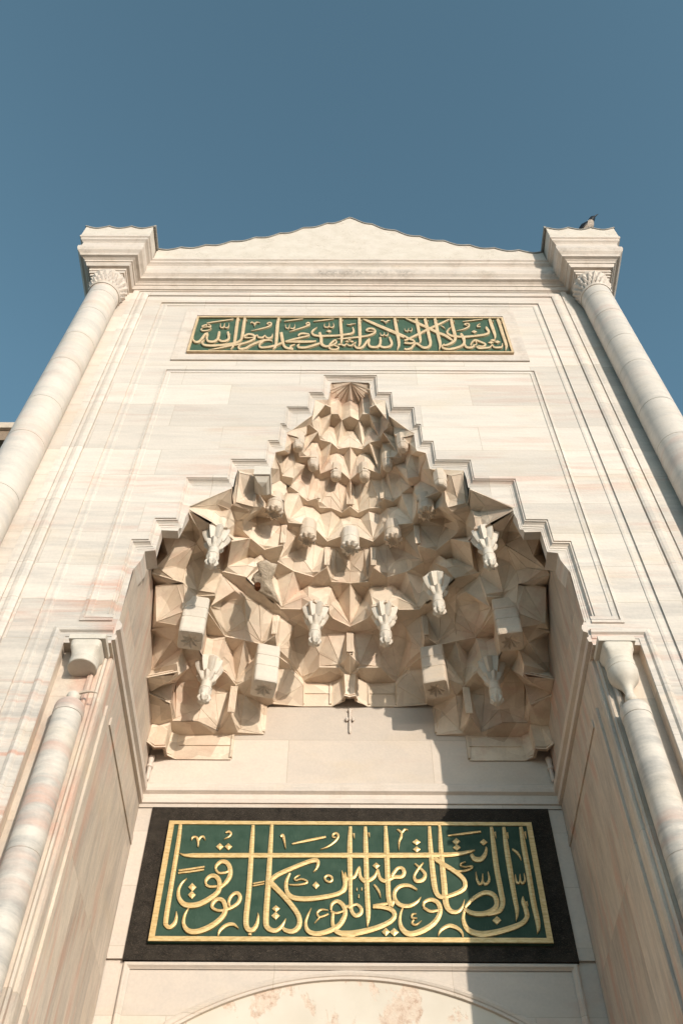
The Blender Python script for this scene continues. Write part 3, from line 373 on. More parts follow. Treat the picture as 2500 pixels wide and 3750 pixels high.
# --- niche: side walls, colonnette recesses, back wall
for sgn in (-1, 1):
    mb = MB(); X = sgn*2.154
    mb.add([(X, 0, 8.36), (X, BW, 8.36), (X, BW, 10.75), (X, RC, 10.75), (X, .21, 0), (X, BW, 0), (X, .21, 8.36), (X, RC, 8.72), (X, 0, 8.70)], [(0, 1, 2, 3, 7, 8), (4, 5, 1, 6)])
    plan = [(2.58, 0), (2.58, .11), (2.30, .11), (2.30, .085), (2.272, .075), (2.255, .09), (2.255, .13), (2.22, .13), (2.205, .12), (2.19, .135), (2.19, .18), (2.165, .18), (2.154, .21)]
    mb.rings([[(sgn*a, b, 0) for a, b in plan], [(sgn*a, b, 8.36) for a, b in plan]], closed=False)
    mb.add([(sgn*2.58, 0, 8.36), (sgn*2.58, .11, 8.36), (sgn*2.152, .22, 8.36), (sgn*2.152, 0, 8.36)], [(0, 1, 2, 3)])
    mb.box(*sorted((X, X-sgn*.022)), .34, .46, 0, 7.92); mb.box(*sorted((X, X-sgn*.014)), .56, BW-.002, 7.9, 7.99)
    mb.build('niche_side_wall', M_JAMB, portal)
mb = MB().add([(-2.16, BW+.012, 0), (2.16, BW+.012, 0), (2.16, BW+.012, 10.4), (-2.16, BW+.012, 10.4)], [(0, 1, 2, 3)])
for x0, x1, z0, z1 in ((-2.15, -2.005, 6.70, 8.34), (2.005, 2.15, 6.70, 8.34), (-2.15, 2.15, 8.355, 8.40)): mb.box(x0, x1, BW-.014, BW-.001, z0, z1)
mb.build('niche_back_wall', M_BACK, portal)
# --- string course round the niche
prof = [(0, 8.40), (.03, 8.405), (.036, 8.455), (.014, 8.475), (.014, 8.525), (.05, 8.545), (.058, 8.585), (.05, 8.625), (.03, 8.645), (.03, 8.665), (0, 8.67)]
mb = sweep(MB(), [(-2.152, -.0), (-2.152, BW), (2.152, BW), (2.152, -.0)], prof, lambda a, b, h: (a, b, h)); mb.build('string_course', M_TRIM, portal)
for sgn in (-1, 1):
    mb = MB(); P = [(-2.16, 8.56), (-2.70, 8.56), (-2.70, 0.1)]; pr = [(0, -.004), (0, .022), (-.03, .036), (-.055, .03), (-.07, .008), (-.12, .008), (-.125, -.004)]
    if sgn == 1: P = [(-a, b) for a, b in P]; pr = [(-d, h) for d, h in pr]
    sweep(mb, P, pr, wallY(0)).build('recess_frame', M_WALL, portal)
# --- stepped arch moulding, panel frame, outer frames
prof = [(0, 0), (.0, .004), (.16, .004), (.165, -.010), (.28, -.010), (.285, -.004), (.35, -.004), (.37, -.018), (.48, -.038), (.54, -.043), (.60, -.044), (.605, -.038), (.66, -.038), (.665, -.0445), (.86, -.0445), (.865, -.0485), (1, -.0485)]
mb = MB()
for L in (1, -1):
    R = [[(L*(o[0]+(i[0]-o[0])*t), -h, o[1]+(i[1]-o[1])*t) for t, h in prof] for o, i in zip(Om, Im)]
    mb.rings(R, closed=False)
mb.build('arch_moulding', M_WALL, portal)
mb = MB(); P = [(-2.2, 8.655), (-2.50, 8.655), (-2.50, 13.87)]; P = P+mir(P)
sweep(mb, P, [(0, -.003), (0, .014), (.03, .020), (.034, .002), (.043, .002), (.044, .013), (.06, .010), (.09, .010), (.10, -.003)], wallY(0))
mb.build('panel_frame', M_WALL, portal)
mb = MB(); P = [(-2.79, 0.2), (-2.79, 16.07)]; P = P+mir(P)
sweep(mb, P, [(0, -.003), (-.008, 0.0086), (-.03, 0.0119), (-.06, 0.0066), (-.075, 0.0066), (-.086, 0.0066), (-.087, 0.0007), (-.10, 0.0007), (-.101, 0.0224), (-.33, 0.0224), (-.332, 0.0079), (-.345, 0.0079), (-.346, 0.0370), (-.37, 0.0475), (-.405, 0.0515), (-.44, 0.0422), (-.46, 0.0304), (-.495, 0.0290), (-.496, 0.0132), (-.508, 0.0132), (-.509, 0.0370), (-.52, 0.0383), (-.555, 0.0409), (-.60, 0.0383), (-.605, -.003)], wallY(0))
mb.build('outer_frame', M_WALL, portal)
# upper plaque surround, mitred slabs
mb = MB(); o_ = [(-2.46, 14.15), (-2.46, 15.93), (2.46, 15.93), (2.46, 14.15)]; i_ = [(-2.285, 14.40), (-2.285, 15.69), (2.285, 15.69), (2.285, 14.40)]
mb.rings([[(a, -.001, b) for a, b in o_], [(a, -.022, b) for a, b in o_], [(a, -.014, b) for a, b in i_], [(a, -.001, b) for a, b in i_]])
mb.build('plaque_surround', M_CORN, portal)
# --- cornice with corner blocks
prof = [(-.03, 16.60), (.06, 16.61), (.088, 16.69), (.10, 16.69), (.108, 16.725), (.14, 16.752), (.18, 16.765), (.188, 16.80), (.196, 16.815), (.232, 16.86), (.25, 16.93), (.248, 17.0), (.232, 17.06), (.218, 17.07), (.218, 17.20), (.236, 17.225), (.262, 17.25), (.268, 17.30), (.29, 17.32), (.29, 17.37), (-.1, 17.372)]
path = [(-4.02, 3.6), (-4.02, -.38), (-3.48, -.38), (-3.48, 0), (3.48, 0), (3.48, -.38), (4.02, -.38), (4.02, 3.6)]
sweep(MB(), path, prof, lambda a, b, h: (a, b, h)).build('cornice', M_CORN, portal)
def wavy(x0, x1, z, amp, n, k=10):
    out = []
    for i in range(n*k+1):
        t = i/k; f = t-math.floor(t); out.append((x0+(x1-x0)*i/(n*k), z+amp*(abs(2*f-1)**1.5)-amp*.5))
    return out
mbl = MB()
for sgn in (-1, 1):
    xs = sorted((sgn*4.30, sgn*3.20)); top = wavy(xs[0], xs[1], 17.725, .11, 3)
    MB().prism([(xs[0], 17.375)]+[(xs[1], 17.375)]+top[::-1], lambda a, b: (a, -.665, b), lambda a, b: (a, 3.5, b)).build('corner_parapet', M_GABLE, portal)
    cap = [(xs[0]-.02, top[0][1])]+top[1:-1]+[(xs[1]+.02, top[-1][1])]
    mbl.prism(cap+[(a, b+.035) for a, b in cap[::-1]], lambda a, b: (a, -.678, b+.002), lambda a, b: (a, 3.55, b+.002))
    xi = sgn*3.19
    mbl.box(*sorted((xi, xi-sgn*.03)), -.69, -.2, 17.72, 17.80)
    # abacus of the corner block
    mb = MB()
    for hw, z0, z1 in ((.285, 16.53, 16.615), (.272, 16.46, 16.53), (.25, 16.40, 16.46)): mb.box(sgn*3.75-hw, sgn*3.75+hw, -.11-hw, -.11+hw, z0, z1)
    mb.build('abacus', M_CORN, portal)
# --- gable and lead roof
gp = [(-3.18, 17.79), (-2.77, 17.86), (-2.46, 17.95), (-2.14, 18.08), (-1.80, 18.27), (-1.47, 18.42), (-1.07, 18.65), (-.86, 18.84), (-.52, 19.05), (-.21, 19.22), (0.01, 19.44), (.33, 19.14), (.74, 18.79), (1.1, 18.50), (1.53, 18.26), (1.88, 18.06), (2.23, 17.92), (2.72, 17.78), (3.18, 17.70)]
def gz(x):
    for (a, b), (c, d) in zip(gp, gp[1:]):
        if a <= x <= c: return b+(d-b)*(x-a)/(c-a)
    return gp[0][1]
top = []
for i in range(181):
    x = -3.18+6.36*i/180; z = sum(gz(max(-3.18, min(3.18, x+q))) for q in (-.12, -.06, 0, .06, .12))/5 if abs(x) > .15 else gz(x)
    ph = (abs(x)/.40) % 1; top.append((x, z-.095*(1-abs(2*ph-1)**1.6)*min(1, abs(x)/.3)))
MB().prism([(-3.18, 17.36), (3.18, 17.36)]+top[::-1], lambda a, b: (a, -.285, b), lambda a, b: (a, .1, b)).build('gable', M_GABLE, portal)
mbl.prism(top+[(a, b+.04) for a, b in top[::-1]], lambda a, b: (a, -.30, b+.003), lambda a, b: (a, 3.5, b+.003))
mbl.build('lead_roof', M_LEAD, portal)
# --- rear mass
mb = MB()
for x in (-4, 4): mb.add([(x, 0, 0), (x, 3.6, 0), (x, 3.6, 17.38), (x, 0, 17.38)], [(0, 1, 2, 3)])
mb.add([(-4, 3.6, 0), (4, 3.6, 0), (4, 3.6, 17.38), (-4, 3.6, 17.38)], [(0, 1, 2, 3)]); mb.build('rear_wall', M_WALL, portal)
# --- engaged corner columns
for sgn in (-1, 1):
    cx, cy = sgn*3.725, -.18
    col = thing('corner_column', None, None); col.parent = portal
    js = sorted([15.72, 15.05, 14.2, 13.4, 12.35, 11.5, 10.4, 9.3, 8.2, 7.0, 5.5, 3.5]); pr = [(0, .236)]
    for j in js: pr += [(j-.006, .228), (j-.004, .2235), (j+.004, .2235), (j+.006, .228)]
    pr += [(15.98, .226)]
    MB().lathe(cx, cy, pr, 48).build('shaft', M_COL, col, smooth=35)
    mb = MB().lathe(cx, cy, [(15.975, .20), (15.98, .238), (16.03, .243), (16.05, .232), (16.052, .2)], 48)
    for ring, (n, z0, z1, r0, r1, wd) in enumerate(((24, 16.05, 16.15, .234, .254, .024), (24, 16.13, 16.25, .236, .272, .027), (20, 16.23, 16.36, .245, .292, .030))):
        for k in range(n):
            a = 2*math.pi*(k+.5*(ring % 2))/n; ca, sa = math.cos(a), math.sin(a)
            def q(r, t, z): return (cx+r*ca-t*sa, cy+r*sa+t*ca, z)
            mb.add([q(r0, -wd, z0), q(r0, wd, z0), q(r1+.012, 0, z1-.03), q(r1-.03, -wd*1.15, z1), q(r1-.03, wd*1.15, z1), q(r0-.06, 0, z1)], [(0, 1, 2), (0, 2, 3), (1, 4, 2), (3, 2, 4), (3, 4, 5)])
    mb.lathe(cx, cy, [(16.04, .218), (16.2, .232), (16.33, .262), (16.41, .285)], 32)
    mb.build('capital', M_CORN, col)
# --- muqarnas vault
tier_pairs = {tuple(sorted(p)) for ch in TIER for p in zip(ch.split(), ch.split()[1:])}
VO = dict(V); VS = {}
def set_back(dist):
    for ch in TIER:
        ns = ch.split(); off = offset2([VO[n][:2] for n in ns], -dist)
        for n, (a, b) in zip(ns, off):
            if abs(VO[n][0]-SW) < 1e-4: a = SW
            if n[0] == 'c' and n[1].isalpha(): a = 0.
            if VO[n][1] <= RC+1e-6: b = VO[n][1]
            if VO[n][1] >= BW-1e-6: b = BW
            VS[n] = (max(a, SW), min(b, BW), VO[n][2])
names = list(V); idx = {n: i for i, n in enumerate(names)}
def viewuv(p): u, v = proj(*p); return Vector((u, v))
E = set()
for ch in EDGES+[BOUND]:
    ch = ch.split()
    for a, b in zip(ch, ch[1:]): E.add(tuple(sorted((idx[a], idx[b]))))
used = sorted({i for e in E for i in e}); rmap = {i: k for k, i in enumerate(used)}
P2 = [viewuv(V[names[i]]) for i in used]; P3 = [V[names[i]] for i in used]
res = delaunay_2d_cdt(P2, [(rmap[a], rmap[b]) for a, b in E], [], 0, 1e-4, True)
pv, tris, orig = res[0], res[2], res[3]
bp = [viewuv(V[n]) for n in BOUND.split()]
def inside(x, y):
    k = False
    for a, b in zip(bp, bp[1:]):
        if (a.y > y) != (b.y > y) and x < (b.x-a.x)*(y-a.y)/(b.y-a.y)+a.x: k = not k
    return k
set_back(.032); W3 = []; WN = []
for i, p in enumerate(pv):
    if orig[i]: WN.append(names[used[orig[i][0]]]); W3.append(V[WN[-1]])
    else: W3.append(onZ(p.x, p.y, 10.)); print('extra vertex', p)
T = []
for t in tris:
    cx_ = sum(pv[i].x for i in t)/3; cy_ = sum(pv[i].y for i in t)/3
    if inside(cx_, cy_): T.append(tuple(t))
mb = MB(); camv = Vector((CX, CY, CZ))
for sgn in (1, -1):
    vs = []; fs = []; em = {}
    for t0 in T:
        zc_ = sum(W3[i][2] for i in t0)/3; k0 = len(vs); t = (k0, k0+1, k0+2)
        for i in t0:
            p = VS[WN[i]] if WN[i] in VS and zc_ > W3[i][2]+.004 else W3[i]      # the face above a tier stands back behind its moulding
            vs.append((sgn*p[0], p[1], p[2]))
        for q0, q1 in ((0, 1), (1, 2), (2, 0)):
            em.setdefault(tuple(sorted((t0[q0], t0[q1]))), []).append({t0[q0]: k0+q0, t0[q1]: k0+q1})
        a, b, c = (Vector(vs[i]) for i in t); n = (b-a).cross(c-a)
        if n.length < 1e-7: continue
        fs.append(t if n.dot(camv-a) > 0 else t[::-1])
    for (e0, e1), us in em.items():                    # close the steps between set-back faces and soffits
        if tuple(sorted((WN[e0], WN[e1]))) in tier_pairs: continue
        if len(us) == 2 and (Vector(vs[us[0][e0]])-Vector(vs[us[1][e0]])).length+(Vector(vs[us[0][e1]])-Vector(vs[us[1][e1]])).length > .001:
            fs.append((us[0][e0], us[0][e1], us[1][e1], us[1][e0]))
    mb.add(vs, fs)
for sgn in (1, -1):
    mb.add([(sgn*V[n][0], V[n][1], V[n][2]) for n in ('sf', 'n2a', 'pd', 'sh')], [(0, 1, 2, 3)])
    mb.add([(sgn*2.153, *V[n][1:]) if n[0] == 's' else (sgn*-V[n][0], *V[n][1:]) for n in ('sh', 'pd', 'sj')], [(0, 1, 2)])
done = set()
for ch in EDGES:          # fine arrises cut along the edges of the facets
    ch = ch.split()
    for a, b in zip(ch, ch[1:]):
        k_ = tuple(sorted((a, b)))
        if k_ in done or k_ in tier_pairs: continue
        done.add(k_); A_, B_ = Vector(VS[a] if a in VS and V[b][2] > V[a][2]+.01 else V[a]), Vector(VS[b] if b in VS and V[a][2] > V[b][2]+.01 else V[b]); t = B_-A_
        if t.length < .05: continue
        n_ = (camv-(A_+B_)/2).normalized(); s_ = t.cross(n_).normalized()*.006; o1 = n_*.0052
        for sgn in (1, -1):
            q = lambda p: (sgn*p.x, p.y, p.z)
            mb.add([q(A_+s_-o1), q(A_+o1), q(A_-s_-o1), q(B_+s_-o1), q(B_+o1), q(B_-s_-o1)], [(0, 1, 4, 3), (1, 2, 5, 4)] if sgn > 0 else [(3, 4, 1, 0), (4, 5, 2, 1)])
for sgn in (1, -1):
    for b in ((.26, .02, 13.33), (.25, .14, 13.46), (.2, .21, 13.475), (.13, .27, 13.48), (.055, .27, 13.475)):
        A_, B_ = Vector((0, 0.0, 13.525)), Vector((sgn*b[0], b[1], b[2])); t = B_-A_; s_ = t.cross(Vector((0, 0, 1))).normalized()
        mb.add([A_, B_+s_*.014, B_-s_*.014, B_+Vector((0, -.004, -.012)), A_+Vector((0, .02, -.008))], [(0, 1, 3, 4), (0, 4, 3, 2), (1, 2, 3)])
vault = mb.build('muqarnas_vault', M_VAULT, portal, recalc=False)
for ch in TIER:
    pts = [VO[n] for n in ch.split()]; zc = sum(p[2] for p in pts)/len(pts)
    for sgn in (1, -1):
        P = [(sgn*p[0], p[1]) for p in pts]
        if sgn == -1: P = P[::-1]
        sweep(MB(), P, [(-.002, .0005), (.0, .003), (.001, .017), (-.008, .022), (-.036, .025), (-.038, .043), (-.013, .046), (-.011, .059), (-.033, .063), (-.05, .065)], lambda a, b, h: (a, b, zc+h)).build('tier_moulding', M_VAULT, vault)
# ribbed pillars at the foot of the vault cells and incised joints on the wall legs
def rib(bx, by, z0, z1, n=4, wd=.016, ang=0.):
    mb = MB(); ca, sa = math.cos(ang), math.sin(ang)
    for k in range(n):
        o = (k-(n-1)/2)*wd; x, y = bx+o*ca, by+o*sa
        mb.lathe(x, y, [(z0, wd*.5), (z1, wd*.62)], 8)
    mb.build('ribbed_pillar', M_VAULT, vault, smooth=50)
for n, top, k in (('b6', 9.80, 5), ('d8', 10.56, 4), ('y8', 11.35, 4), ('y12', 11.35, 4), ('v8', 12.19, 4), ('cd17', 10.56, 5), ('cv12', 12.19, 6)):
    p = VO[n]
    for sgn in ((1,) if n[0] == 'c' else (1, -1)): rib(sgn*p[0], p[1]-.012, p[2]+.03, top, k)
for x, z0, z1 in ((.53, 9.83, 10.17), (.22, 9.83, 10.17), (.95, 9.40, 9.78), (1.28, 9.03, 9.35)):
    for sgn in (1, -1): MB().box(sgn*x-.012, sgn*x+.012, BW-.02, BW+.02, z0, z1).build('wall_fillet', M_VAULT, vault)
for x0, x1, z in ((.235, .515, 10.0), (.97, 1.2, 9.5), (1.3, 1.86, 9.2)):
    for sgn in (1, -1): MB().box(*sorted((sgn*x0, sgn*x1)), BW-.012, BW+.02, z, z+.014).build('wall_fillet', M_VAULT, vault)
# carved pendants hanging from the vault
def flower(i, a): return 1
def star_pendant(x, y, z, mat):
    pr = [(0, .012), (.012, .045), (.05, .072), (.085, .066), (.095, .060), (.13, .070), (.165, .074), (.18, .066), (.19, .074), (.205, .074), (.215, .062), (.29, .062), (.295, .072), (.335, .098), (.40, .126), (.404, .102), (.43, .118), (.50, .150), (.58, .170), (.62, .155)]
    def tri(a, n): return abs(((a*n/(2*math.pi)) % 1)*2-1)
    def mod(i, a):
        if i in (1, 2, 3): return 1+.16*math.cos(7*a)
        if i in (4, 5): return 1+.05*math.cos(7*a)
        if i in (13, 14): return .82+.34*tri(a, 8)
        if i in (15, 16, 17, 18): return .82+.34*tri(a+math.pi/8, 8)
        return 1
    return MB().lathe(x, y, [(z+h, r*(.86 if h > .292 else .95)) for h, r in pr], 64, mod).build('star_pendant', mat, vault)
def block_pendant(x, y, z, mat, ang):
    def sq(i, a):
        a = (a+ang) % (math.pi/2); return 1/max(math.cos(a-math.pi/4), .765) if i > 0 else 1
    pr = [(.05, .0), (.0, .085), (.006, .125), (.02, .132), (.235, .132), (.245, .126), (.252, .132), (.40, .132), (.41, .126), (.417, .132), (.58, .132)]
    def mod(i, a): return (1+.25*math.cos(8*a)) if i == 1 else sq(i, a)
    return MB().lathe(x, y, [(z+h, r) for h, r in pr], 64, mod).build('block_pendant', mat, vault)
def rosette(x, y, z, mat, r=.10, h=.34):
    pr = [(.035, .01), (.0, r*.62), (.02, r*.98), (.05, r), (.14, r), (.15, r*.94), (.16, r), (h, r)]
    def mod(i, a): return 1+(.16*math.cos(10*a) if i in (1, 2) else .035*abs(math.cos(4*a)))
    return MB().lathe(x, y, [(z+q, k) for q, k in pr], 60, mod).build('rosette_pendant', mat, vault)
def knob(x, y, z, mat, r=.068):
    rnd = random.Random(int(x*1000)+7)
    mb = MB(); R = []
    tilt = rnd.uniform(-.25, .25), rnd.uniform(-.25, .25)
    for q, k in ((0, .50), (.012, .80), (.035, .96), (.10, 1.), (.105, 1.08), (.32, 1.1)):
        R.append([(x+r*k*math.cos(j*math.pi/4+.39)*(1+rnd.uniform(-.05, .05)), y+r*k*math.sin(j*math.pi/4+.39)*(1+rnd.uniform(-.05, .05)), z+q+(r*k*(tilt[0]*math.cos(j*math.pi/4)+tilt[1]*math.sin(j*math.pi/4)) if q < .06 else 0)) for j in range(8)])
    return mb.rings(R, True, True, True).build('broken_pendant', mat, vault)
def tip(view, x, y, z): u, v = pix(view, x, y); return onZ(u, v, z)[:2]
for (vw, x, y, z, left, right) in ((1, 915, 552, 10.0, M_NEW, M_NEW), (3, 830, 795, 9.24, M_NEW, M_NEW), (2, 850, 1448, 10.0, M_NEW, M_NEW)):
    a, b = tip(vw, x, y, z)
    star_pendant(a, b, z, left); star_pendant(-a, b, z, right)
a, b = onZ(1610, 2252, 10.0)[:2]; star_pendant(a, b, 10.0, M_NEW)
for (vw, x, y, z, ang) in ((1, 680, 1402, 9.56, .62), (4, 268, 642, 9.56, .55)):
    a, b = tip(vw, x, y, z); block_pendant(a, b, z, M_NEW, ang); block_pendant(-a, b, z, M_OLD, -ang)
for vw, x, y, z in ((7, 325, 885, 11.16), (7, 705, 1195, 11.14)):
    a, b = tip(vw, x, y, z); rosette(a, b, z, M_OLD); rosette(-a, b, z, M_OLD)
a, b = tip(7, 1185, 1290, 11.12); rosette(0, b, 11.12, M_NEW, .105)
for vw, x, y, z in ((11, 490, 150, 12.05), (11, 785, 520, 12.05), (11, 1240, 740, 12.05)):
    a, b = tip(vw, x, y, z); knob(a, b, z, M_OLD); knob(-a, b, z, M_OLD)
# small console under the left step, its broken twin on the right
p = onY(*pix(10, 1058, 640)); q = onY(*pix(10, 1462, 462))
mb = MB().box(p[0], q[0], -.02, .26, p[2], q[2]-.004)
mb.rings([[(p[0]+.01, 0, p[2]), (q[0]-.01, 0, p[2]), (q[0]-.01, .24, p[2]), (p[0]+.01, .24, p[2])], [(p[0]+.05, .05, p[2]-.06), (q[0]-.04, .05, p[2]-.06), (q[0]-.04, .22, p[2]-.06), (p[0]+.05, .22, p[2]-.06)], [(p[0]+.10, .1, p[2]-.085), (q[0]-.09, .1, p[2]-.085), (q[0]-.09, .2, p[2]-.085), (p[0]+.10, .2, p[2]-.085)]], True, False, True)
mb.build('console_block', M_NEW, vault)
knob(1.02, .12, 11.12, M_OLD, .075)
# broken patch of bare stone, left side
u, v = pix(2, 250, 700); c0 = Vector(onZ(u, v, 10.40)); nrm = (camv-c0).normalized(); ex = Vector((1, 0, 0)); ex = (ex-nrm*ex.dot(nrm)).normalized(); ey = nrm.cross(ex)
rnd = random.Random(3); out = [(185, 510), (240, 480), (300, 470), (352, 505), (425, 520), (395, 640), (362, 700), (400, 820), (440, 930), (470, 1010), (400, 960), (290, 890), (215, 850), (150, 800), (160, 740), (125, 705), (150, 640), (210, 590)]
def drape(x, y, off):
    uu, vv = pix(2, x, y); p = Vector(onZ(uu, vv, 10.60-.36*(y-470)/540)); return p+(camv-p).normalized()*off
mb = MB(); R = []
for k in (1., .92, .78, .62, .45, .28, .12):
    R.append([drape(265+(x-265)*k, 700+(y-700)*k, (-.02 if k == 1 else .035+.035*(1-k))+rnd.uniform(-.005, .005)*(k < 1)) for x, y in out])
mb.rings(R, True, False, True); mb.build('broken_patch', M_ROUGH, vault, smooth=80)
ring = [drape(200+34*math.cos(j*.449)*(1+.12*math.sin(j*2.1)), 755+31*math.sin(j*.449), .075) for j in range(14)]
MB().rings([ring, [q+Vector((0, .06, 0)) for q in ring]], True, True, True).build('rusty_hole', M_RUST, vault)
# little ribs ending in leaf knobs below the vault: centre and both corners
mb = MB().lathe(0.0, BW-.004, [(9.39, .004), (9.41, .014), (9.71, .015), (9.74, .03)], 12)
for dx in (-.035, 0, .035): mb.lathe(dx, BW-.010-.006*(dx == 0), [(9.565, .004), (9.58, .016), (9.60, .019), (9.62, .012), (9.627, .002)], 12)
mb.build('rib_with_leaf_knobs', M_TRIM, portal, smooth=40)
for sgn in (-1, 1):
    mb = MB().lathe(sgn*2.122, BW-.024, [(8.70, .008), (8.72, .022), (8.86, .022), (8.87, .035), (8.895, .036), (8.91, .022), (8.99, .034), (9.02, .034)], 16); mb.build('corner_rib', M_TRIM, portal, smooth=40)
# --- capitals above the colonnettes
CXC, CYC = 2.345, .03
def square_round(i, a, n): # square above, round below
    q = 1/max(abs(math.cos(a)), abs(math.sin(a))); return q
def capital(sgn, prof, name):
    mb = MB(); mb.box(*sorted((sgn*2.175, sgn*2.50)), CYC-.135, .14, 8.30, 8.358)
    k0 = 8.20
    def mod(i, a):
        z = prof[i][0]
        if z < 8.125: return 1
        t = min(1, (z-8.125)/.10); return (1-t)+t*min(1/max(abs(math.cos(a)), abs(math.sin(a))), 1.3)
    mb.lathe(sgn*CXC, CYC, prof, 48, mod)
    return mb.build(name, M_NEW, portal, smooth=35)
top = [(8.10, .126), (8.115, .130), (8.125, .124), (8.15, .122), (8.20, .120), (8.225, .128), (8.24, .128), (8.29, .135)]
capital(1, [(7.665, .028), (7.68, .044), (7.705, .052), (7.735, .047), (7.76, .036), (7.79, .039), (7.84, .052), (7.885, .086), (7.93, .118), (7.98, .130), (8.03, .132), (8.04, .127), (8.045, .131)]+top, 'bulbous_capital')
capital(-1, [(8.045, .122), (8.05, .128)]+top, 'broken_capital')
# --- blind arch under the lower plaque
zc = 3.78; mb = MB()
arc = [(1.98*t/24, 0) for t in range(-24, 25)]; arc = [(x, zc+math.sqrt(2.82**2-x*x)) for x, _ in arc]
sweep(mb, arc, [(-.0, -.002), (-.0, .012), (.012, .03), (.035, .036), (.055, .028), (.062, .018), (.07, .018), (.078, .03), (.092, .03), (.1, -.03)], wallY(BW))
mb.build('arch_rib', M_BACK, portal)
mb = MB(); ar2 = [(x, z-.085) for x, z in arc]; loop = [(-1.98, 4.5), (1.98, 4.5)]+ar2[::-1]
mb.poly([loop], lambda a, b: (a, BW-.004, b)); mb.build('lunette', M_LUN, portal)
mb = MB(); P = [(-1.985, 3.0), (-1.985, 6.665), (1.985, 6.665), (1.985, 3.0)]
sweep(mb, P, [(0, -.002), (0, .02), (.012, .026), (.03, .024), (.045, .006), (.055, -.002)], wallY(BW)); mb.build('arch_panel_frame', M_BACK, portal)
# ------------------------------------------------------------------ loose colonnettes in the recesses
for sgn, lab in ((-1, 'banded marble colonnette under the broken flat capital, left of the niche'), (1, 'banded marble colonnette under the bulb shaped capital, right of the niche')):
    cn = thing('colonnette', lab, 'column', (sgn*CXC, CYC, 0), 'colonnettes in the niche corners')
    MB().lathe(sgn*CXC, CYC, [(0, .15), (.3, .15), (.32, .13), (4.0, .130), (4.004, .126), (4.012, .126), (4.016, .130), (6.1, .127), (6.104, .123), (6.112, .123), (6.116, .127), (7.475, .121)], 40).build('shaft', M_COLN, cn, smooth=35)
    MB().lathe(sgn*CXC, CYC, [(7.477, .10), (7.478, .123), (7.484, .126), (7.56, .126), (7.59, .121), (7.612, .105), (7.62, .05)], 40).build('collar', M_COLN, cn, smooth=35)
    MB().lathe(sgn*CXC, CYC, [(7.60, .04), (7.665, .036)] if sgn > 0 else [(7.60, .045), (7.66, .04), (7.68, .05), (7.71, .058), (7.735, .05), (7.75, .02)], 20).build('pin', M_NEW, cn, smooth=35)
    if sgn < 0:
        mb = MB(); x0 = -CXC
        for k in range(6): pass
        mb.rings([[(x0+.05+.03*k, CYC-.02+.018*math.cos(j*math.pi/3)*(1-k/7), 7.735+.02*math.sin(k*.6)+.014*math.sin(j*math.pi/3)*(1-k/7)) for j in range(6)] for k in range(6)], True, True, True).build('broken_hook', M_OLD, cn, smooth=40)
# ------------------------------------------------------------------ side galleries: stone beams leaving the portal flanks
for sgn, lab in ((-1, 'weathered stone beam leaving the left flank of the gateway behind its corner column'), (1, 'small stone beam end peeping out behind the right corner column')):
    bm_ = thing('stone_beam', lab, 'beam', (sgn*6, .6, 0), 'stone beams at the gateway flanks')
    MB().box(*sorted((sgn*4.0, sgn*8.4)), .42, .95, 13.02, 13.16).build('coping', M_OLD, bm_)
    MB().box(*sorted((sgn*4.0, sgn*8.38)), .47, .90, 12.78, 13.018).build('lintel', M_BROWN, bm_)  # shade on the beam's underside is put into this darker brown
    MB().box(*sorted((sgn*7.6, sgn*8.3)), .45, .92, 0, 12.778).build('pier', M_WALL, bm_)
SV = {'L': (450, 2930, 1568/850), 'R': (1250, 2930, 1568/880), 'a': (680, 1140, 3.92), 'b': (1080, 1140, 3.92), 'c': (1480, 1140, 1568/410)}
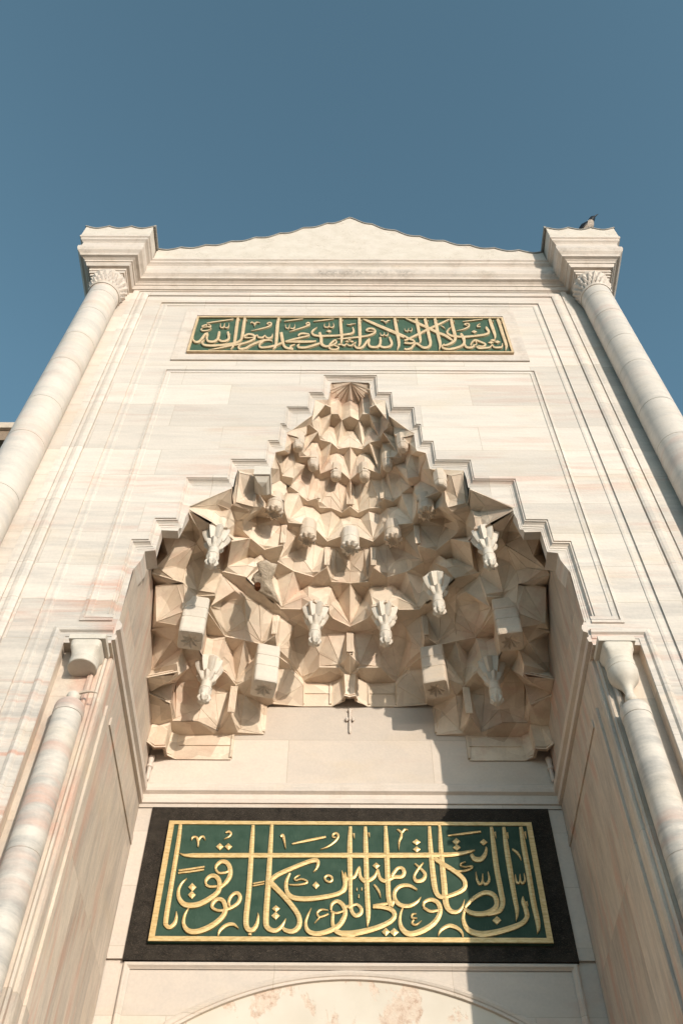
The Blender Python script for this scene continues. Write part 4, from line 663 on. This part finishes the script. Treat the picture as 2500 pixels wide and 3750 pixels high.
LOWER = '''
L 390,162,24 372,300,32 330,560,34 292,800,36 296,845,32 320,856,30 350,830,28 362,790,20 362,752,6
L 464,266,6 472,250,14 494,247,14 508,268,18 508,314,8
L 510,272,14 524,250,14 544,245,14 557,266,6
L 694,218,8 716,211,16 731,224,14 716,246,10 684,262,4
L 384,357,4 420,370,18 480,372,32 600,372,34 850,372,34 1200,372,34 1568,372,34
R 0,359,36 350,359,36 640,357,34 740,352,30 830,336,20 868,325,6
R 846,352,20 868,382,34 908,384,34 934,355,28 944,318,16 940,304,4
L 378,474,12 460,463,13 552,449,12
L 374,490,12 460,480,13 548,467,12
L 626,466,14 632,440,22 662,415,28 698,418,32 722,452,34 724,505,34 700,550,30 660,588,22
L 628,468,16 650,490,16 690,488,16 712,478,12
L 562,566,14 562,540,22 590,512,28 628,514,32 652,550,34 644,615,34 580,668,38 500,706,40 424,706,38 384,668,32 376,612,22 398,562,14 433,528,3
L 560,568,18 590,583,18 636,580,16
L 722,718,14 716,680,22 738,640,22 772,626,26 792,652,28 778,692,26 738,722,24 690,742,18 640,744,18 604,722,22 612,690,26 646,668,28 680,684,32 694,740,34 664,798,36 590,855,40 504,888,40 442,882,36 412,838,26 418,780,18 444,732,6
L 641,921,4 656,878,20 700,843,26 748,838,22 782,866,4
L 880,168,22 872,290,33 852,600,38 832,800,40 842,866,38 876,876,34 904,840,28 914,790,16 912,762,4
L 858,900,24 858,912,24
L 880,561,10 958,547,10
L 878,577,10 955,563,10
L 1006,165,24 998,300,33 982,560,40 966,800,42 980,862,38 1030,880,32 1072,850,24 1100,800,5
L 1072,852,18 1100,878,30 1150,884,36 1188,850,38 1190,790,36 1150,722,36 1080,640,36 1020,578,40 990,545,36
L 995,540,36 1050,500,34 1150,455,32 1250,416,32 1304,405,32 1318,426,24 1306,462,14 1286,484,3
L 1128,492,14 1104,550,26 1108,615,30 1150,657,36 1250,666,36 1380,650,34 1468,624,32 1498,578,30 1490,520,22 1478,476,4
L 1122,569,8 1180,571,12 1236,560,14 1240,544,13 1205,532,11 1168,541,9 1160,528,10 1180,512,10 1197,507,6
L 1368,540,14 1364,520,14 1384,508,16 1408,518,16 1412,540,16 1394,552,14 1368,542,12
L 1066,245,14 1080,236,20 1090,270,16 1099,326,4
L 1143,293,10 1260,268,18 1370,246,14
L 1438,250,10 1418,246,12 1420,228,14 1442,222,15 1454,242,16 1434,276,14 1385,312,11 1332,332,3
L 1386,742,8 1340,738,14 1312,760,14 1330,788,14 1388,768,12
L 1330,788,12 1294,828,4
L 1404,742,14 1412,700,22 1450,682,28 1488,712,32 1500,770,34 1462,842,38 1390,884,38 1310,902,36 1252,884,32 1234,832,22 1250,776,14 1273,728,3
L 1404,748,16 1440,762,16 1490,748,14
L 1418,765,22 1416,830,26 1440,882,36 1500,904,40 1568,906,42
R 0,870,44 80,868,44 200,842,40 300,802,36 344,762,32 334,722,32 280,700,28 205,694,26
R 205,688,18 250,682,22 300,674,18
R 58,170,22 54,300,36 56,480,34 58,600,28 60,690,28 40,692,20 18,692,16
R 80,215,14 84,250,3
R 155,172,22 158,300,35 165,560,36 174,740,34 168,826,6
R 178,212,14 183,242,3
R 287,168,22 294,330,38 303,560,36 308,640,34 324,694,34
R 572,170,22 582,330,34 602,530,40 622,610,34 660,632,30 720,618,30 785,588,32 806,555,32 790,508,30 720,452,30 650,410,30 606,378,28
R 632,170,14 640,178,20 648,330,34 668,540,42 680,670,42 710,722,34 755,728,26 785,700,18 802,648,4
R 645,200,12 650,240,3
R 24,470,8 28,520,24 22,580,26 0,600,26
R 36,512,26 82,500,24 104,455,18 118,430,6
R 116,440,18 124,500,24 160,528,28 214,498,24 234,445,6
R 236,450,16 250,506,24 285,526,26 340,502,26 390,498,28 408,472,28 396,444,24 366,444,22 340,475,24 326,500,22
R 478,412,10 510,440,16 544,480,24 530,518,28 488,526,26 474,495,18 500,448,16 533,408,8
R 734,458,8 790,461,14 842,446,14 848,430,12 804,434,10 776,426,9 782,412,10 808,402,6
R 876,468,5 884,520,17 902,546,17 918,528,16 920,480,6
R 919,528,15 940,547,17 962,520,18 955,466,5
R 1133,484,5 1139,526,14 1152,540,15 1164,524,14 1163,482,5
R 1164,524,13 1180,541,15 1196,520,15 1189,477,5
R 361,190,6 374,194,14 392,208,14 412,190,14 434,194,6
R 392,208,14 388,240,18 376,270,14 374,328,3
R 694,230,8 800,216,15 908,203,12
R 98,580,22 104,580,22
R 130,578,22 136,578,22
R 110,626,26 116,626,26
R 212,550,12 230,572,16 246,600,14 256,638,3
R 1113,318,10 1140,336,15 1160,362,12 1172,390,3
R 492,584,12 440,556,24 380,562,28 346,600,28 350,648,28 384,684,30 440,690,28 490,666,20 518,632,4
R 350,640,26 322,690,30
R 62,690,26 66,722,26 92,752,28 124,738,28 128,706,24 100,680,18 62,690,16
R 24,695,20 24,742,26 0,790,32
R 534,694,16 540,664,22 584,648,28 630,672,32 642,730,34 604,800,38 520,855,42 442,872,40 396,840,34 380,790,24 386,735,16 402,700,8
R 534,698,18 580,724,20 634,716,16
R 488,740,8 462,744,13 460,766,13 492,770,10
R 470,780,12 460,802,14 486,812,13 522,785,3
R 629,886,4 650,845,22 704,818,28 758,836,24 786,866,16 792,896,8
R 806,698,18 860,640,28 930,603,30 986,614,32 1012,660,34 996,708,36 930,740,36 850,736,32 800,706,22
R 976,172,22 992,300,36 1012,450,38 1040,600,38 1050,672,36 1024,724,32 950,742,28
R 1000,205,14 1008,246,3
R 800,720,18 794,780,26 824,842,36 900,872,44 1000,862,42 1100,834,40 1176,802,36 1208,760,34 1200,708,32 1184,662,28 1182,628,6
R 1206,660,14 1216,688,3
R 1057,174,22 1074,300,36 1098,450,38 1124,610,34 1144,720,28 1138,788,3
R 1080,210,14 1088,250,3
R 1168,174,24 1188,300,38 1220,480,38 1250,660,38 1282,810,32 1276,870,3
R 1196,205,14 1204,248,3
'''
LDIA = 'L 655,312,50,46;L 713,312,50,46;L 469,586,54,56;L 466,638,52,54;L 1034,731,52,46;L 1031,779,56,52;L 1303,573,48,50;R 226,426,48,42;R 488,272,54,40;R 490,319,50,38;R 748,268,50,46;R 752,307,50,42;R 926,272,48,40;R 289,858,54,54;R 343,860,60,54;R 1013,782,58,54'
UPPER = '''
a 305,164,8 340,158,14 500,134,17 640,115,16 688,106,8
a 318,176,12 362,205,16 342,226,14 300,205,12 302,180,10
a 300,186,14 240,205,16 246,222,14 300,222,12 366,214,14
a 238,236,8 220,258,16 250,276,18 320,268,14 373,242,4
a 504,170,6 498,215,17 516,232,16 545,222,17 560,172,8
a 556,222,14 584,234,16 616,218,17 622,166,6
a 114,344,5 104,395,22 138,434,32 188,432,34 236,384,34 278,328,32 322,312,30
a 318,318,30 302,370,30 322,424,32 400,432,34 456,396,36 474,340,40 484,290,34
a 464,395,34 520,424,32 588,414,34 620,380,36 614,330,40 606,288,32
a 636,320,14 644,340,3
a 752,88,38 736,180,50 706,400,46 682,490,28 644,542,5
a 776,110,14 780,134,3
a 850,88,38 836,180,50 812,340,46 786,410,34 720,448,34 600,472,36 450,488,34 330,490,34 262,478,30 236,450,24 252,424,14 276,408,6
a 876,118,14 880,144,3
a 328,550,3 450,530,20 640,490,24 800,464,28 930,422,30 988,382,32 972,340,32 900,326,28 846,352,24 852,378,20 920,380,14 980,372,14
a 984,360,20 1026,338,14 1046,370,26 1098,374,26 1142,340,12
a 1144,350,20 1166,376,26 1206,382,26 1240,360,24 1246,322,8
a 929,164,8 950,152,18 988,172,20 1018,153,18 1066,160,8
a 988,174,20 986,212,6
a 938,276,4 1050,252,15 1170,220,20 1226,186,24 1220,160,20 1184,160,15 1168,178,13 1206,186,13
a 1244,436,6 1226,414,20 1160,408,30 1090,422,34 1000,452,32 920,490,30 860,526,34 790,538,34 756,520,26 770,490,18 802,468,10
a 1112,430,18 1064,460,26 1060,500,28 1100,516,32 1200,506,32 1290,486,32 1380,450,30
a 1335,92,40 1316,200,52 1302,380,50 1290,490,36 1248,546,4
a 1362,116,14 1368,140,3
a 1370,300,46 1386,400,50 1410,490,40 1460,526,34 1540,540,30
a 1412,142,10 1568,120,18 1685,106,10
a 1428,178,6 1438,230,17 1474,236,15 1494,178,6
a 1498,236,15 1540,242,17 1562,222,15 1566,182,6
a 1484,288,3 1568,262,14 1690,224,20 1770,190,24 1768,160,20 1734,164,15 1728,184,13 1766,186,12
a 1568,470,14 1500,500,26 1540,540,24
b 46,352,18 62,324,24 120,314,28 204,326,20
b 214,334,8 180,350,24 100,370,24 0,392,26 -30,400,26 -140,430,20
b -130,440,8 0,432,34 150,434,36 276,428,24 302,416,4
b 352,456,30 250,490,34 150,516,34 62,516,34 38,490,24 64,466,10
b 352,300,40 374,380,50 380,462,46 436,500,34 500,494,26
b 262,140,8 400,124,18 557,104,10
b 424,168,6 422,216,18 454,226,17 486,212,17 490,160,8
b 488,218,14 530,227,17 556,205,18 548,163,6
b 319,224,3 266,260,20 240,300,26 270,335,32 340,350,30 450,350,30 600,346,28 720,332,30 806,316,30 840,284,34 826,232,20
b 652,88,40 656,200,50 668,350,46 664,430,30 648,454,5
b 684,120,14 690,148,3
b 740,184,6 772,190,14 804,182,14 870,177,6
b 804,184,13 804,206,4
b 918,88,40 926,200,52 930,350,50 928,450,44 906,512,10
b 950,120,14 960,146,3
b 598,394,4 720,384,22 900,366,26 1040,346,28 1126,312,30 1150,276,30 1112,246,28 1052,246,26 1022,268,20 1056,286,14 1140,286,12
b 482,500,28 518,450,28 572,408,24 592,440,24 560,470,22 500,494,22
b 486,514,26 520,542,28 598,542,28 622,510,26 560,488,16
b 618,476,22 662,470,24 700,486,24 742,458,10
b 746,470,20 776,488,22 816,484,22 850,450,8
b 854,460,20 876,436,8
b 850,480,24 878,516,30 930,526,30 980,496,32 1028,434,34 1070,394,28
b 1068,396,28 1054,458,34 1080,504,34 1160,512,34 1208,485,36 1224,430,40 1220,372,30
b 1214,490,32 1272,512,34 1350,500,34 1386,460,36 1372,410,38 1352,366,22
b 976,106,10 1050,136,34 1200,202,42 1430,300,48 1568,362,48
b 1426,88,40 1446,200,52 1474,350,50 1490,470,42 1460,552,4
b 1470,120,14 1480,148,3
b 1229,130,8 1258,128,17 1295,148,17 1332,132,17 1366,130,6
b 1296,148,16 1298,178,6
b 1221,302,6 1228,336,17 1256,344,15 1276,328,15 1280,298,6
b 1280,334,13 1306,346,17 1332,328,17 1324,294,6
c 12,96,10 120,136,34 270,202,38 345,236,38 450,290,38 560,332,38 638,382,32 682,416,14
c 624,106,14 480,176,28 340,242,32 200,312,32 80,370,28 0,405,24
c 0,340,26 70,382,28 120,400,26 140,425,26 92,446,28 0,440,26
c 165,98,40 186,200,48 216,350,44 224,410,30 206,440,6
c 204,126,14 212,152,3
c 285,98,40 312,200,50 346,350,48 364,450,44 330,498,36 270,506,34 222,482,30 170,448,30 130,470,28 92,516,30 30,532,28 0,522,24
c 330,126,14 338,152,3
c 425,98,40 446,200,50 476,350,50 500,460,42 482,536,4
c 460,126,14 468,152,3
c 652,100,40 672,200,50 708,340,48 704,400,40 660,440,34 590,470,28 540,474,12
c 690,126,14 704,156,3
c 4,234,6 10,266,15 44,272,15 60,232,6
c 62,264,13 90,272,15 108,246,14 96,222,6
c 512,198,12 545,216,15 572,245,3
c 652,218,4 610,255,20 598,295,28 640,332,30 720,350,30 850,354,30 1000,342,30 1130,322,32 1180,290,34 1152,240,38 1140,216,20
c 818,140,8 950,124,15 1092,108,10
c 726,270,3 820,250,15 890,216,20 906,182,22 870,168,17 838,182,13 878,196,12
c 1060,168,3 1024,190,13 1022,212,17 1066,214,14
c 788,308,32 826,370,48 834,440,38 780,490,32 650,526,32 560,520,32 526,490,22 556,454,6
c 834,440,34 868,496,32 930,502,30 984,478,24
c 924,474,22 946,428,24 990,398,26 1060,422,26 1132,456,26 1100,486,20 1030,482,18
c 990,400,24 1010,450,14 960,472,18
c 1008,490,22 1050,512,30 1130,508,28 1190,500,24 1232,462,10
c 1232,472,20 1262,500,24 1310,504,28 1362,494,26 1370,446,10
c 1190,104,40 1216,180,50 1262,310,42 1268,360,24 1256,390,4
c 1236,130,14 1248,156,3
c 1302,104,40 1332,180,50 1380,330,46 1426,470,42 1424,500,30 1412,550,4
c 1346,130,12 1360,156,3
'''
UDIA = 'b 485,281,82,36;c 976,281,80,38;c 1237,401,82,34;c 1208,432,80,34;c 1300,424,84,40;b 745,428,60,26;b 814,428,60,26;b 780,406,56,22'
# ------------------------------------------------------------------ calligraphy plaques
def smooth(pts, n=7):
    if len(pts) < 3: return [tuple(pts[0][k]+(pts[1][k]-pts[0][k])*t/3 for k in range(3)) for t in range(4)]
    out = []
    for i in range(len(pts)-1):
        a = pts[max(i-1, 0)]; b = pts[i]; c = pts[i+1]; d = pts[min(i+2, len(pts)-1)]
        for j in range(n):
            t = j/n; out.append(tuple(.5*((2*b[k])+(-a[k]+c[k])*t+(2*a[k]-5*b[k]+4*c[k]-d[k])*t*t+(-a[k]+3*b[k]-3*c[k]+d[k])*t**3) for k in range(3)))
    out.append(pts[-1]); return out
def lettering(strokes, dias, ytop, depth, ridge, keep):
    mb = MB(); si = 0
    def put(view, x, y, d):
        o = SV[view]; p = onY(o[0]+x/o[2], o[1]+y/o[2], ytop); return (p[0], ytop+d, p[2])
    for line in strokes.strip().split('\n'):
        view, *ps = line.split(); pts = smooth([tuple(float(q) for q in p.split(',')) for p in ps]); si += 1; R = []
        for i, (x, y, wd) in enumerate(pts):
            a = pts[max(i-1, 0)]; b = pts[min(i+1, len(pts)-1)]; dx, dy = b[0]-a[0], b[1]-a[1]; L = math.hypot(dx, dy) or 1
            nx, ny = -dy/L*max(wd, 2)*.46, dx/L*max(wd, 2)*.46; e = (si % 9)*.00035+i*.00006
            R.append([put(view, x-nx, y-ny, depth), put(view, x-nx*.96, y-ny*.96, ridge-e), put(view, x, y, -e), put(view, x+nx*.96, y+ny*.96, ridge-e), put(view, x+nx, y+ny, depth)])
        mb.rings(R, False); mb.add(R[0], [(0, 1, 2, 3, 4)]); mb.add(R[-1], [(4, 3, 2, 1, 0)])
    for d in dias.split(';'):
        view, q = d.split(); x, y, w_, h_ = (float(k) for k in q.split(',')); si += 1
        c = [(x-w_/2, y), (x, y-h_/2), (x+w_/2, y), (x, y+h_/2)]
        vs = [put(view, *p, depth) for p in c]+[put(view, *p, ridge-.001) for p in c]+[put(view, x, y, -.004)]
        mb.add(vs, [(0, 1, 5, 4), (1, 2, 6, 5), (2, 3, 7, 6), (3, 0, 4, 7), (4, 5, 8), (5, 6, 8), (6, 7, 8), (7, 4, 8)])
    return mb
def flat_ring(outer, inner, y0, y1):
    mb = MB(); return mb.rings([[(a, y1, b) for a, b in outer], [(a, y0, b) for a, b in outer], [(a, y0, b) for a, b in inner], [(a, y1, b) for a, b in inner]])
def rect(x0, x1, z0, z1): return [(x0, z0), (x0, z1), (x1, z1), (x1, z0)]
# lower plaque
lp = thing('inscription_panel', 'large green and gold calligraphy panel in a black stone frame, above the blind arch', 'panel', (0, BW, 6.67))
yb = 2.15; o = SV['L']
A_ = onY(450+315/o[2], 2930+138/o[2], yb); B_ = onY(450+172/o[2], 2930+950/o[2], yb)
x1_, zt, zb = .5*(abs(A_[0])+abs(B_[0])), A_[2], B_[2]
a2, b2 = onY(450+348/o[2], 2930+161/o[2], yb), onY(450+215/o[2], 2930+918/o[2], yb)
mb = flat_ring(rect(-2.003, 2.003, 6.675, 8.345), rect(-x1_+.01, x1_-.01, zb+.01, zt-.01), BW-.03, BW-.002)
mb.build('stone_frame', M_SLATE, lp)
MB().box(-x1_-.004, x1_+.004, yb+.012, BW-.012, zb-.004, zt+.004).build('board', M_GREEN, lp)
xi_ = .5*(abs(a2[0])+abs(b2[0]))
flat_ring(rect(-x1_, x1_, zb, zt), rect(-xi_, xi_, b2[2], a2[2]), yb, yb+.03).build('border', M_GOLD, lp)
lettering(LOWER, LDIA, yb-.004, .03, .004, None).build('lettering', M_GOLD, lp, recalc=True)
# upper plaque
upq = thing('inscription_panel', 'narrow green panel with pale gold lettering high under the cornice', 'panel', (0, 0, 14.4))
yb = -.05; k = lambda v, x, y: onY(SV[v][0]+x/SV[v][2], SV[v][1]+y/SV[v][2], yb)
tl, bl, tr, br_ = k('a', 162, 72), k('a', 18, 574), k('c', 1378, 84), k('c', 1532, 578)
xl, xr, zt, zb = .5*(tl[0]+bl[0]), .5*(tr[0]+br_[0]), .5*(tl[2]+tr[2]), .5*(bl[2]+br_[2])
MB().box(xl+.004, xr-.004, -.024, -.0015, zb+.004, zt-.004).build('board', M_GREEN2, upq)
flat_ring(rect(xl, xr, zb, zt), rect(xl+.03, xr-.03, zb+.035, zt-.035), -.052, -.002).build('border', M_GOLD2, upq)
lettering(UPPER, UDIA, -.05, .03, .004, None).build('lettering', M_GOLD2, upq)
# ------------------------------------------------------------------ hooded crow on the right corner block
bx, by, bz = 3.93, -.60, 17.80
crow = thing('hooded_crow', 'grey bodied black headed bird perched on the right corner roof edge', 'bird', (bx, by, bz))
def loft(path, seg=18):
    R = []
    for i, (p, rx, rz) in enumerate(path):
        a = Vector(path[max(i-1, 0)][0]); b = Vector(path[min(i+1, len(path)-1)][0]); t = (b-a).normalized(); s_ = t.cross(Vector((0, 0, 1))).normalized(); u_ = s_.cross(t)
        R.append([tuple(Vector(p)+s_*rx*math.cos(2*math.pi*j/seg)+u_*rz*math.sin(2*math.pi*j/seg)) for j in range(seg)])
    return MB().rings(R, True, True, True)
q = lambda x, y, z: (bx+x*1.15, by+y*1.15, bz+z*1.15)
body = [(q(-.13, .06, .035), .012, .010), (q(-.10, .045, .06), .045, .045), (q(-.05, .02, .10), .075, .078), (q(0, -.01, .155), .082, .085), (q(.035, -.035, .205), .072, .074), (q(.055, -.06, .25), .052, .054), (q(.07, -.075, .285), .050, .050), (q(.09, -.09, .315), .046, .044), (q(.112, -.10, .338), .030, .028), (q(.125, -.105, .35), .013, .013)]
mb = loft(body); n = 18
for fi, f in enumerate(mb.f):
    ring = fi//n
    if ring >= 5: mb.mi[fi] = 1
bo = mb.build('body', [M_GREYF, M_BLACK], crow, smooth=60)
loft([(q(.115, -.102, .343), .016, .015), (q(.15, -.118, .372), .011, .011), (q(.185, -.128, .402), .003, .003)], 10).build('beak', M_BEAK, crow, smooth=60)
for sgn in (-1, 1):
    s_ = Vector((.5, .86, 0))*sgn*.066
    loft([(Vector(q(.03, -.03, .215))+s_*.9, .012, .03), (Vector(q(-.03, .0, .15))+s_*1.12, .022, .06), (Vector(q(-.10, .05, .085))+s_, .018, .05), (Vector(q(-.19, .10, .02))+s_*.5, .008, .02), (Vector(q(-.23, .12, -.01))+s_*.3, .003, .006)], 12).build('wing', M_BLACK, crow, smooth=60)
    loft([(Vector(q(0, -.01, .09))+s_*.5, .014, .014), (Vector(q(.005, -.01, .03))+s_*.5, .007, .007), (Vector(q(.01, -.012, -.03))+s_*.5, .007, .007)], 8).build('leg', M_BEAK, crow, smooth=60)
loft([(q(-.12, .055, .045), .03, .02), (q(-.20, .10, .01), .04, .012), (q(-.27, .135, -.02), .045, .008)], 12).build('tail', M_BLACK, crow, smooth=60)
